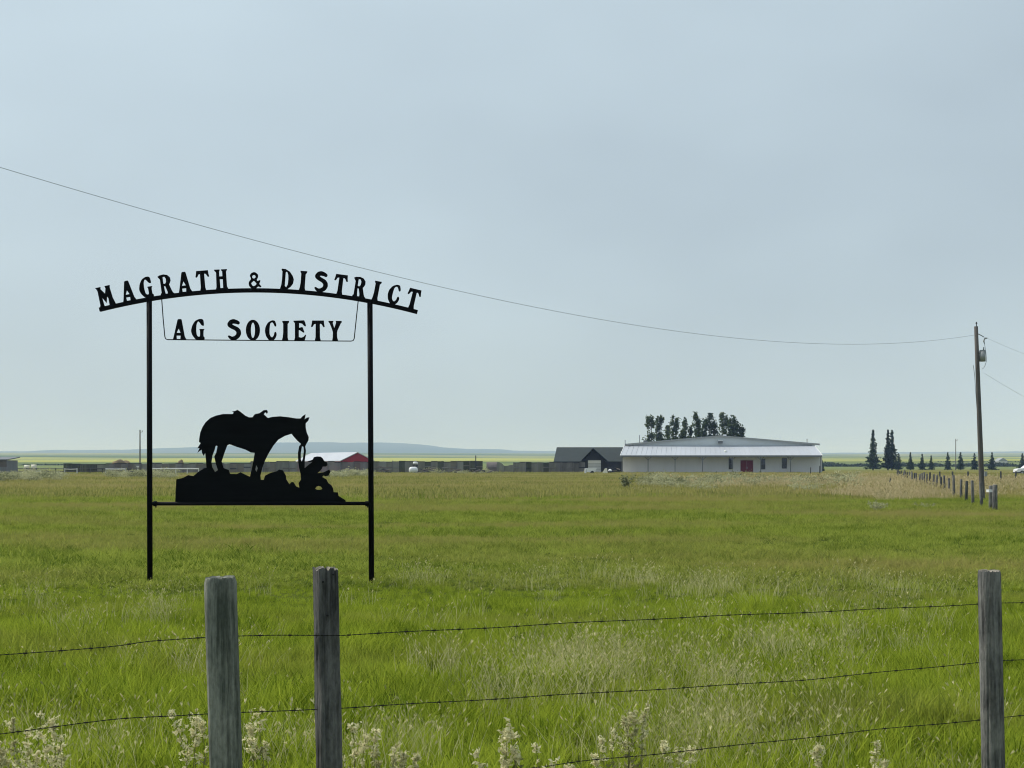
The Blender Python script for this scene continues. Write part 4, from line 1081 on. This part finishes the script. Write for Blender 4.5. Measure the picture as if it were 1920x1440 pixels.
# white car cut by the right edge
YC = 232
x0 = P(1906.5, 0, YC).x
CAR = empty('parked_car', (x0 + 2.2, YC, 0), 'white parked car cut off by the right edge', 'car')
body = [(x0, .35), (x0 + .02, .78), (x0 + .3, .95), (x0 + 1.15, 1.05), (x0 + 1.75, 1.52), (x0 + 3.3, 1.55), (x0 + 4.2, 1.1), (x0 + 4.55, 1.05), (x0 + 4.6, .4)]
MB().prism(body, 'y', YC, YC + 1.75).build('body', M['white_paint'], CAR)
MB().prism([(x0 + 1.3, 1.08), (x0 + 1.82, 1.46), (x0 + 2.4, 1.48), (x0 + 2.4, 1.08)], 'y', YC - .012, YC - .003).build('window', M['glass'], CAR)
MB().prism([(x0 + 2.5, 1.08), (x0 + 2.5, 1.48), (x0 + 3.25, 1.49), (x0 + 3.75, 1.1)], 'y', YC - .012, YC - .003).build('window', M['glass'], CAR)
MB().box(x0 - .03, x0 + 4.62, YC - .02, YC + 1.77, .3, .45).build('bumper', M['rail_dark'], CAR)
for dx_ in (.85, 3.6):
    for yy in (YC - .06, YC + 1.6):
        wh = MB().tube([(x0 + dx_, yy, .33), (x0 + dx_, yy + .22, .33)], .33, 18).build('wheel', M['tyre'], CAR)
        MB().tube([(x0 + dx_, yy - .01, .33), (x0 + dx_, yy + .05, .33)], .18, 12).build('rim', M['galv'], wh)
MB().box(x0 - .012, x0 + .05, YC + .12, YC + .45, .66, .78).build('headlight', M['lamp'], CAR)

# far farmhouse behind the right trees
YF = 640
q0, q1 = P(1872, 0, YF).x, P(1889, 0, YF).x
FH = empty('farmhouse', ((q0 + q1) / 2, YF, float(ground_z(q0, YF))), 'tiny pale grey farmhouse far behind the spruce row at right', 'building')
MB().box(q0, q1, YF, YF + 6, 0, 3.0).build('wall', M['wall'], FH)
MB().prism([(q0 - .2, 3.0), (q1 + .2, 3.0), ((q0 + q1) / 2, 4.4)], 'y', YF - .2, YF + 6.2).build('roof', M['galv'], FH)

# ------------------------------------------------------------------ trees
def leaf_quads(name, Pn, size, mat_, parent, seed, stretch=1.0, flat=None):
    r_ = np.random.default_rng(seed)
    n = len(Pn)
    a_ = r_.normal(size=(n, 3)); 
    if flat is not None: a_ = a_ * (1 - flat) + np.array([0, 0, 1.0]) * flat * 2
    a_ /= np.linalg.norm(a_, axis=1)[:, None]
    b_ = np.cross(a_, r_.normal(size=(n, 3))); b_ /= np.linalg.norm(b_, axis=1)[:, None]
    c_ = np.cross(a_, b_)
    s_ = size * r_.uniform(.6, 1.4, size=(n, 1))
    V = np.stack([Pn - b_ * s_, Pn + c_ * s_ * .55 * stretch, Pn + b_ * s_, Pn - c_ * s_ * .55 * stretch], 1).reshape(-1, 3)
    o_ = mesh_np(name, V, 4, np.arange(len(V)), mat_, parent)
    at = o_.data.attributes.new('tint', 'FLOAT', 'POINT')
    at.data.foreach_set('value', np.repeat(r_.uniform(0, 1, n), 4).astype(np.float32))
    return o_

def spruce(px, ptop, Y, half_px, label, seed, dense=1.0, base_py=None, group='spruce trees at right'):
    r_ = np.random.default_rng(seed)
    q = P(px, 0, Y); gz = float(ground_z(q.x, Y))
    H = EYE + (HZ - ptop) / F * Y - gz
    R = half_px / F * Y
    e_ = empty('spruce_tree', (q.x, Y, gz), label, 'tree', group)
    MB().tube([(q.x, Y, gz - .2), (q.x, Y, gz + H * .5), (q.x, Y, gz + H * .97)], [H * .02, H * .012, H * .003], 7).build('trunk', M['bark'], e_)
    pts = []
    nw = int(15 + H * 1.3)
    for k in range(nw):
        t_ = (k + .5) / nw
        z = H * (.06 + .94 * t_)
        rad = R * (1 - t_) ** .85 * r_.uniform(.6, 1.2) + .06
        nb = int(max(5, 11 * (1 - t_) + 4))
        for b_ in range(nb):
            an = r_.uniform(0, 6.283); L_ = rad * r_.uniform(.7, 1.15)
            m_ = int(max(4, L_ / R * 16 * dense) + 2)
            s_ = r_.uniform(.1, 1, m_)
            dz = -.22 * L_ * s_ + .12 * L_ * s_ ** 3
            pts.append(np.stack([np.cos(an) * L_ * s_ + r_.normal(0, .04 * L_ + .02, m_), np.sin(an) * L_ * s_ + r_.normal(0, .04 * L_ + .02, m_), z + dz + r_.normal(0, H * .006, m_)], 1))
    leaf_quads('crown', np.concatenate(pts), H * .022 + .055, M['spruce'], e_, seed, flat=.3)
spruce(1637, 806, 400, 15, 'broad dark spruce, tallest at left of the spruce row', 31)
spruce(1665, 806, 402, 12, 'left one of two tall thin-topped spruces standing together', 32, .8)
spruce(1672.5, 807, 404, 13, 'right one of two tall thin-topped spruces standing together', 33, .7)
spruce(1685, 850, 398, 10, 'half-height spruce right of the two tall ones', 34)
for k, (px, pt, hp_) in enumerate(((1707, 848, 7), (1729, 851, 7.5), (1746, 854, 6.5), (1777, 848, 8), (1801, 848, 8.5), (1827, 850, 8), (1860, 848, 10.5), (1917, 850, 9))):
    names = ['first short spruce of the row, counted from the left', 'second short spruce of the row, counted from the left', 'third and shortest spruce of the row', 'fourth short spruce of the row',
             'fifth short spruce of the row beside the thin far pole', 'sixth short spruce of the row just left of the leaning pole', 'wide short spruce just right of the leaning utility pole', 'short spruce touching the right edge above the white car']
    spruce(px, pt, 405 + (k % 3) * 3, hp_, names[k], 40 + k)
spruce(1541, 862, 340, 6, 'small dark spruce peeking out past the right end of the hall', 60)

def poplar(px, tips, Y, label, seed, group='poplars behind the white hall'):
    r_ = np.random.default_rng(seed)
    q = P(px, 0, Y)
    e_ = empty('poplar_tree', (q.x, Y, 0), label, 'tree', group)
    pts = []; mb = MB()
    Hm = max(EYE + (HZ - t_[1]) / F * Y for t_ in tips)
    mb.tube([(q.x, Y, -.2), (q.x, Y, Hm * .3), (q.x, Y, Hm * .6)], [.28, .2, .1], 8)
    for tx_, ty_, hw in tips:
        X = P(tx_, 0, Y).x - q.x; H = EYE + (HZ - ty_) / F * Y; R = 1.32 * hw / F * Y
        mb.tube([(q.x, Y, Hm * .25), (q.x + X * .7, Y, H * .5), (q.x + X, Y, H * .95)], [.16, .1, .03], 6)
        nl = int(16 + R * 26)
        for k in range(nl):                   # upright leafy sprays
            t_ = r_.uniform(.3, .97)
            rr_ = 2.0 * R * (1 - t_) ** .48 * r_.uniform(.1, 1)
            an = r_.uniform(0, 6.283)
            c_ = np.array([X + math.cos(an) * rr_, math.sin(an) * rr_, H * t_])
            n_ = r_.integers(10, 62)
            sd = np.array([.34, .34, .5]) * (0.5 + R * .4) * r_.uniform(.5, 1.2)
            pts.append(c_ + r_.normal(size=(n_, 3)) * sd)
        pts.append(np.stack([X + r_.normal(0, .12, 30), r_.normal(0, .12, 30), H * r_.uniform(.86, 1.0, 30)], 1))
    mb.build('trunk', M['bark'], e_)
    Pn = np.concatenate(pts); Pn[:, 2] = np.minimum(Pn[:, 2], Hm + .1)
    leaf_quads('crown', Pn, .22, M['poplar'], e_, seed)
PT = [(1218, [(1214.5, 780, 4), (1222, 779, 4)], 'leftmost poplar with a forked top behind the white hall'),
      (1236.5, [(1233, 780, 3.4), (1240, 779, 4)], 'second poplar from the left behind the white hall'),
      (1252, [(1252, 799, 4.5)], 'short poplar between the second and the pointed poplar'),
      (1264.5, [(1262, 778, 4.2), (1269, 785, 3.5)], 'pointed poplar, fourth from the left'),
      (1284.5, [(1284.5, 782, 3.6), (1280, 806, 4)], 'very thin poplar in the middle of the row'),
      (1294, [(1295, 797, 3.5)], 'short thin poplar left of the tallest one'),
      (1306, [(1305, 773, 4.5), (1310, 786, 3.8)], 'tallest slender poplar near the roof ridge'),
      (1328, [(1330, 776, 5.5), (1322, 788, 5), (1339, 790, 4)], 'full poplar just left of the roof ridge'),
      (1356, [(1354.5, 774, 5.5), (1362, 779, 6)], 'dense dark poplar just right of the roof ridge'),
      (1374, [(1376, 780, 5), (1370, 784, 4.5)], 'bushy poplar, second from the right end'),
      (1387, [(1383, 791, 4), (1391, 801, 5)], 'rightmost low poplar sloping down to the roof')]
for k, (px, tips, l_) in enumerate(PT): poplar(px, tips, 330 + (k % 3) * 2, l_, 80 + k)

# far shelterbelts, one mass
r_ = np.random.default_rng(5)
pts = []
for x0, x1, Y, t0, t1, n_ in ((1535, 1990, 560, 868, 875, 4200), (1760, 1990, 900, 866.5, 872, 1300), (42, 118, 640, 873, 877.5, 500), (590, 640, 900, 868, 871, 150)):
    X = (r_.uniform(x0, x1, n_) - 960) / F * Y
    lump = np.clip(.55 + .45 * np.sin(X / 7.0) * np.sin(X / 2.9 + 1) + r_.normal(0, .12, n_), .15, 1.1)
    Yy = Y + r_.uniform(-6, 6, n_)
    gz = ground_z(X, Yy)
    top = EYE + (HZ - t0) / F * Y - gz
    pts.append(np.stack([X, Yy, gz + np.abs(top) * lump * r_.uniform(0, 1, n_)], 1))
tag(leaf_quads('distant_shelterbelt', np.concatenate(pts), .62, M['belt'], None, 5), 'far dark line of trees and brush along the field edge', 'trees', kind='stuff')

# ------------------------------------------------------------------ grasses: clumps scattered by geometry nodes
def make_clump(name, seed, blades, rad, h0, h1, wid, segs, bend, mat_, heads=0, head_mat=None, head_len=.05):
    r_ = np.random.default_rng(seed)
    V, Fc, tint, mi = [], [], [], []
    for b_ in range(blades):
        an, rr_ = r_.uniform(0, 6.283), rad * math.sqrt(r_.uniform())
        bx_, by_ = math.cos(an) * rr_, math.sin(an) * rr_
        h_ = r_.uniform(h0, h1); ld = r_.uniform(0, 6.283) ; bd = bend * h_ * r_.uniform(.3, 1.3)
        fa = r_.uniform(0, 6.283); fx, fy = math.cos(fa), math.sin(fa)
        tn = r_.uniform()
        base = len(V)
        for s_ in range(segs + 1):
            t_ = s_ / segs
            cx, cy, cz = bx_ + math.cos(ld) * bd * t_ ** 1.8, by_ + math.sin(ld) * bd * t_ ** 1.8, h_ * (t_ - .12 * (bd / h_) * t_ ** 2)
            w_ = wid * (1 - t_) ** .6 * .5
            if s_ < segs:
                V += [(cx - fx * w_, cy - fy * w_, cz), (cx + fx * w_, cy + fy * w_, cz)]; tint += [tn, tn]
            else:
                V.append((cx, cy, cz)); tint.append(tn)
        for s_ in range(segs - 1):
            a_ = base + 2 * s_; Fc.append((a_, a_ + 1, a_ + 3, a_ + 2)); mi.append(0)
        a_ = base + 2 * (segs - 1); Fc.append((a_, a_ + 1, a_ + 2)); mi.append(0)
        if b_ < heads:
            for k in range(3):
                tpx = Vector((cx, cy, cz)); d_ = Vector((math.cos(ld) * .6 + r_.normal(0, .2), math.sin(ld) * .6 + r_.normal(0, .2), .7)).normalized()
                sd = d_.cross(Vector(r_.normal(size=3))).normalized() * head_len * .13
                n0 = len(V)
                V += [tuple(tpx - d_ * head_len * .3), tuple(tpx + d_ * head_len * .3 + sd), tuple(tpx + d_ * head_len), tuple(tpx + d_ * head_len * .3 - sd)]
                tint += [tn] * 4; Fc.append((n0, n0 + 1, n0 + 2, n0 + 3)); mi.append(1)
    me = bpy.data.meshes.new(name)
    me.from_pydata(V, [], Fc)
    me.materials.append(mat_); me.materials.append(head_mat or mat_)
    me.polygons.foreach_set('material_index', mi)
    at = me.attributes.new('tint', 'FLOAT', 'POINT'); at.data.foreach_set('value', np.array(tint, np.float32))
    return bpy.data.objects.new(name, me)

def scatter(name, label, cat, clumps, X, Y, Z, scl, seed, tilt=.08, zscale=None):
    r_ = np.random.default_rng(seed)
    col = bpy.data.collections.new(name + '_clumps')
    for c_ in clumps: col.objects.link(c_)
    n = len(X)
    me = bpy.data.meshes.new(name)
    me.vertices.add(n)
    me.vertices.foreach_set('co', np.stack([X, Y, Z], 1).astype(np.float32).ravel())
    rot = np.stack([r_.normal(0, tilt, n), r_.normal(0, tilt, n), r_.uniform(0, 6.283, n)], 1).astype(np.float32)
    sv = np.stack([scl, scl, scl * (zscale if zscale is not None else 1.0)], 1).astype(np.float32)
    me.attributes.new('rot', 'FLOAT_VECTOR', 'POINT').data.foreach_set('vector', rot.ravel())
    me.attributes.new('scl', 'FLOAT_VECTOR', 'POINT').data.foreach_set('vector', sv.ravel())
    me.attributes.new('pick', 'INT', 'POINT').data.foreach_set('value', r_.integers(0, len(clumps), n).astype(np.int32))
    o_ = bpy.data.objects.new(name, me); C.objects.link(o_)
    ng = bpy.data.node_groups.new(name + '_scatter', 'GeometryNodeTree')
    ng.interface.new_socket('Geometry', in_out='INPUT', socket_type='NodeSocketGeometry')
    ng.interface.new_socket('Geometry', in_out='OUTPUT', socket_type='NodeSocketGeometry')
    gi, go = ng.nodes.new('NodeGroupInput'), ng.nodes.new('NodeGroupOutput')
    ci = ng.nodes.new('GeometryNodeCollectionInfo'); ci.inputs['Collection'].default_value = col
    ci.inputs['Separate Children'].default_value = True; ci.inputs['Reset Children'].default_value = True
    ip = ng.nodes.new('GeometryNodeInstanceOnPoints'); ip.inputs['Pick Instance'].default_value = True
    def na(nm, dt):
        a_ = ng.nodes.new('GeometryNodeInputNamedAttribute'); a_.data_type = dt; a_.inputs['Name'].default_value = nm
        return a_.outputs['Attribute']
    L = ng.links.new
    L(gi.outputs[0], ip.inputs['Points']); L(ci.outputs[0], ip.inputs['Instance'])
    L(na('pick', 'INT'), ip.inputs['Instance Index'])
    L(na('rot', 'FLOAT_VECTOR'), ip.inputs['Rotation']); L(na('scl', 'FLOAT_VECTOR'), ip.inputs['Scale'])
    L(ip.outputs[0], go.inputs[0])
    md = o_.modifiers.new('scatter', 'NODES'); md.node_group = ng
    return tag(o_, label, cat, kind='stuff')

def field_pts(y0, y1, n, seed, k=.44, m_=1.5, pw=1.0):
    """points over the field, even per square metre (pw=1) or thinning out with distance"""
    r_ = np.random.default_rng(seed)
    u = r_.uniform(0, 1, n)
    e_ = 2.0 - pw + 1e-6 if pw != 2 else 1e-6
    Y = (y0 ** e_ + u * (y1 ** e_ - y0 ** e_)) ** (1 / e_)
    X = r_.uniform(-1, 1, n) * (k * Y + m_)
    return X, Y

def vnoise(X, Y, sc, seed):
    """smooth value noise in 0..1"""
    r_ = np.random.default_rng(seed); T_ = r_.uniform(0, 1, (64, 64))
    x, y = X / sc, Y / sc
    xi, yi = np.floor(x).astype(int), np.floor(y).astype(int)
    fx, fy = x - xi, y - yi
    fx, fy = fx * fx * (3 - 2 * fx), fy * fy * (3 - 2 * fy)
    t = lambda a_, b_: T_[a_ % 64, b_ % 64]
    return (t(xi, yi) * (1 - fx) + t(xi + 1, yi) * fx) * (1 - fy) + (t(xi, yi + 1) * (1 - fx) + t(xi + 1, yi + 1) * fx) * fy

cl = [make_clump(f'blade_clump_{k}', 200 + k, 34, .115, .05, .235, .0095, 3, .7, M['grass']) for k in range(8)]
X, Y = field_pts(4.6, 24, 23000, 1, pw=0.35)
nzv = vnoise(X, Y, 2.2, 3)
scatter('near_grass', 'bright green knee-high grass of the near field', 'grass', cl, X, Y, np.zeros_like(X), (.55 + .9 * nzv * vnoise(X, Y, .5, 33) * 1.5 + rng.uniform(-.15, .25, len(X))) * np.interp(Y, [8, 14, 18, 22], [1.0, .78, .42, .24]), 2, tilt=.16)
cl = [make_clump(f'mid_clump_{k}', 220 + k, 72, .36, .07, .22, .017, 2, .6, M['grass_mid']) for k in range(7)]
X, Y = field_pts(20, 75, 21000, 4, k=.40, pw=.2)
nzv = vnoise(X, Y, 6, 5)
scatter('middle_grass', 'green field grass further out past the sign', 'grass', cl, X, Y, np.zeros_like(X), (.5 + .5 * nzv + .5 * vnoise(X, Y, 1.6, 34)), 6, tilt=.14, zscale=np.interp(Y, [20, 26, 60], [.42, .6, .95]))
cl = [make_clump(f'far_clump_{k}', 240 + k, 60, 1.5, .10, .32, .05, 2, .4, M['grass_far']) for k in range(5)]
X, Y = field_pts(68, 262, 17000, 7, k=.37, pw=.2)
scatter('far_grass', 'olive and tan grass of the far field', 'grass', cl, X, Y, np.zeros_like(X), .6 + .7 * vnoise(X, Y, 18, 8), 9)

# seeding grass heads: drifts of pale seed heads
cl = [make_clump(f'seed_clump_{k}', 260 + k, 22, .24, .18, .38, .004, 3, .6, M['seed'], heads=13, head_mat=M['seed'], head_len=.030) for k in range(5)]
X, Y = field_pts(6.6, 22, 9000, 10, pw=.6)
pxs, pys = 960 + X / Y * F, HZ + EYE / Y * F
den = .03 + .12 * (vnoise(X, Y, 2.5, 12) > .8)
inb = lambda cx, cy, rx, ry: np.exp(-((pxs - cx) / rx) ** 2 - ((pys - cy) / ry) ** 2)
den = den + 1.0 * inb(1110, 1290, 150, 60) + .9 * inb(1440, 1260, 110, 60) + .9 * inb(1290, 1400, 170, 70) + .5 * inb(1560, 1300, 60, 120) + .7 * inb(650, 1440, 130, 45) + .5 * inb(150, 1450, 200, 60) + .25 * inb(330, 1160, 60, 25)
kp = rng.uniform(0, 1, len(X)) < den * .62 * (.35 + 1.1 * (vnoise(X, Y, .7, 77) > .45))
scatter('seeding_grass', 'pale drifts of seeding grass heads among the green', 'grass', cl, X[kp], Y[kp], np.zeros(kp.sum()), rng.uniform(.65, 1.1, kp.sum()), 13)

# tall tan grass on the right, along the fence line
cl = [make_clump(f'tan_clump_{k}', 280 + k, 50, .6, .18, .48, .022, 2, .5, M['tan_grass'], heads=26, head_len=.10) for k in range(4)]
n = 9000
r_ = np.random.default_rng(17)
px_ = r_.uniform(1180, 2050, n); Y = r_.uniform(66, 150, n); X = (px_ - 960) / F * Y
pys = HZ + EYE / Y * F
lim = np.interp(px_, [1180, 1380, 1480, 1600, 1780, 1860, 2050], [916, 922, 934, 945, 945, 932, 930])
low = np.interp(px_, [1180, 1300, 1400, 1600, 1700, 2050], [908, 905, 902, 896, 898, 900])
lim = lim + 22 * (vnoise(X, Y, 3.5, 41) - .62) + r_.normal(0, 2.5, n)
low = low + 8 * (vnoise(X, Y, 9, 42) - .5)
kp = (pys < lim) & (pys > low) & (r_.uniform(0, 1, n) < np.interp(px_, [1180, 1380, 1500, 1780, 1850, 2050], [.12, .3, .9, 1, .6, .55])) & (vnoise(X, Y, 7, 18) > .36)
scatter('tall_dry_grass', 'tall tan dry grass along the far fence line', 'grass', cl, X[kp], Y[kp], np.zeros(kp.sum()), r_.uniform(.45, 1.0, kp.sum()) + .7 * (r_.uniform(0, 1, kp.sum()) > .9), 19)

# sagebrush in drifts
def bush_mesh(name, seed, n, leaf, mat_=None):
    r_ = np.random.default_rng(seed)
    pts = []
    for k in range(7):
        an = r_.uniform(0, 6.283); c_ = np.array([math.cos(an) * r_.uniform(0, .6), math.sin(an) * r_.uniform(0, .6), r_.uniform(.15, .6)])
        pts.append(c_ + r_.normal(size=(n // 7, 3)) * np.array([.15, .15, .15]))
    Pn = np.concatenate(pts); Pn[:, 2] = np.abs(Pn[:, 2])
    return leaf_quads(name, Pn, leaf, mat_ or M['sage'], False, seed, stretch=.7)
bm_ = [bush_mesh(f'sage_bush_{k}', 300 + k, 455, .062) for k in range(4)]
n = 1500
r_ = np.random.default_rng(21)
bands = [(1205, 1425, 902, 919, 105), (1240, 1330, 912, 923, 20), (1400, 1490, 904, 914, 22), (1480, 1620, 900, 925, 90), (-30, 115, 893, 906, 80), (200, 330, 889, 900, 60), (620, 700, 889, 899, 70), (780, 930, 886, 890, 30)]
Xs, Ys = [], []
for a_, b_, c_, d_, k in bands:
    px_ = r_.uniform(a_, b_, k); py_ = r_.uniform(c_, d_, k); Y = EYE * F / (py_ - HZ)
    Xs.append((px_ - 960) / F * Y); Ys.append(Y)
X, Y = np.concatenate(Xs), np.concatenate(Ys)
scatter('sagebrush', 'pale grey-green sagebrush in drifts across the far field', 'shrubs', bm_, X, Y, np.zeros_like(X), r_.uniform(.7, 1.7, len(X)) * np.clip(Y / 140, .6, 1.1), 22, zscale=r_.uniform(.5, .85, len(X)))
def shrub(px, py, h_, wd_, label, seed, mt):
    Y = EYE * F / (py - HZ); q = P(px, 0, Y)
    e_ = empty('wild_shrub', (q.x, Y, 0), label, 'shrub', 'wild shrubs in the field')
    r_ = np.random.default_rng(seed); mb = MB(); pts = []
    for k in range(9):
        an = r_.uniform(0, 6.283); L_ = r_.uniform(.5, 1) * wd_ * .5
        tip = np.array([math.cos(an) * L_, math.sin(an) * L_, h_ * r_.uniform(.6, 1)])
        mb.tube([(q.x, Y, 0), (q.x + tip[0] * .4, Y + tip[1] * .4, tip[2] * .6), (q.x + tip[0], Y + tip[1], tip[2])], [.009, .007, .003], 5)
        t_ = r_.uniform(.3, 1.05, (80, 1))
        pts.append(tip * t_ + r_.normal(size=(80, 3)) * h_ * .10)
    mb.build('stem', M['bark'], e_)
    Pn = np.concatenate(pts); Pn[:, 2] = np.abs(Pn[:, 2])
    leaf_quads('leaves', Pn, h_ * .08, M[mt], e_, seed, stretch=.7)
shrub(1174, 918, .95, 1.1, 'small dark-stemmed shrub standing alone below the hall\'s left corner', 401, 'sage')
shrub(1645, 962, .38, .7, 'low pale bush in the green grass below the tan strip', 402, 'sage')
shrub(1734, 958, .30, .75, 'low pale bush nearer the fence corner', 403, 'sage')

# foreground weeds with pale fluffy heads
def weed(px, py_top, Y, h_drop, label, seed, nst, spread):
    r_ = np.random.default_rng(seed)
    top = P(px, py_top, Y)
    e_ = empty('dry_weed', (top.x, Y, 0), label, 'weed', 'pale dry weeds along the fence')
    st = MB(); hp_ = []; lv = []
    for k in range(nst):
        dx_, dy_ = r_.normal(0, spread * 1.3), r_.normal(0, spread * .7)
        h_ = top.z * r_.uniform(.62, .98) if k else top.z
        if k == 0: dx_ *= .3
        n_ = 9
        c1, c2 = r_.normal(0, .012), r_.normal(0, .012)
        nod = r_.normal(0, .035)
        line = []
        for t_ in np.linspace(0, 1, n_):
            line.append(Vector((top.x + dx_ * (.35 + .65 * t_) + c1 * math.sin(5 * t_) + nod * max(0, t_ - .7) * 2.5, Y + dy_ * (.35 + .65 * t_) + c2 * math.sin(4 * t_ + 1), h_ * (t_ - .12 * max(0, t_ - .8) * abs(nod) * 80 * .2))))
        st.tube(line, [.0032 * (1 - .7 * t_) for t_ in np.linspace(0, 1, n_)], 5)
        # plume: tufts hugging the upper stem, thick in places
        for s_ in range(r_.integers(7, 15)):
            t_ = 1 - abs(r_.normal(0, .17)); t_ = min(1.0, max(.35, t_))
            i0 = min(n_ - 2, int(t_ * (n_ - 1))); p_ = line[i0].lerp(line[i0 + 1], t_ * (n_ - 1) - i0)
            an = r_.uniform(0, 6.283); L_ = r_.uniform(.012, .05) * (1.5 - t_)
            e1 = p_ + Vector((math.cos(an) * L_, math.sin(an) * L_, L_ * r_.uniform(-.3, 1.3)))
            st.tube([p_, e1], [.0012, .0007], 4)
            m_ = int(r_.integers(4, 16)); sg = r_.uniform(.003, .008)
            u = r_.uniform(.1, 1.15, (m_, 1))
            hp_.append(np.array(p_) + (np.array(e1) - np.array(p_)) * u + r_.normal(size=(m_, 3)) * sg)
        for s_ in range(5):
            p_ = line[int(r_.integers(1, 6))]
            lv.append(np.array(p_) + r_.normal(size=(2, 3)) * .018)
    st.build('stems', M['weed_stem'], e_)
    off = np.array([top.x, Y, 0])
    leaf_quads('seed_heads', np.concatenate(hp_) - off, .0108, M['weed_head'], e_, seed, stretch=.75)['kind'] = 'stuff'
    leaf_quads('leaves', np.concatenate(lv) - off, .024, M['weed_stem'], e_, seed + 1, stretch=.5)
weed(76, 1331, 6.55, 0, 'upright weed with white heads near the left edge', 501, 5, .05)
weed(25, 1345, 6.35, 0, 'broad pale weed touching the left edge', 502, 8, .10)
weed(368, 1322, 6.9, 0, 'tall pale weed just left of the thick post', 503, 6, .05)
weed(492, 1330, 7.0, 0, 'slender pale weed between the two left posts', 504, 4, .05)
weed(655, 1345, 6.7, 0, 'pale weed against the squared post', 505, 6, .07)
weed(735, 1395, 6.6, 0, 'low spreading weed right of the squared post', 506, 6, .10)
weed(968, 1354, 6.9, 0, 'pale weed with curled heads at bottom centre', 507, 7, .06)
weed(1190, 1315, 7.6, 0, 'tall sparse weed below the middle wire', 508, 6, .08)
weed(1545, 1400, 6.9, 0, 'small pale weed left of the white-headed one at bottom right', 509, 3, .03)
weed(1632, 1388, 6.9, 0, 'white-headed weed at bottom right', 510, 5, .05)
for k, (px, py, Y, l_) in enumerate(((45, 1385, 6.2, 'low messy dry tuft at the bottom left corner'), (120, 1395, 6.4, 'short dry tuft right of the upright white-headed weed'), (700, 1408, 6.3, 'low curled dry weed between the two weeds right of the squared post'),
                                  (1010, 1395, 6.5, 'low dry weed right of the curled-headed one at bottom centre'), (1120, 1372, 7.2, 'short straw-coloured weed left of the tall sparse one'), (1260, 1385, 7.2, 'short straw-coloured weed right of the tall sparse one'))):
    weed(px, py, Y, 0, l_, 530 + k, 4, .09)
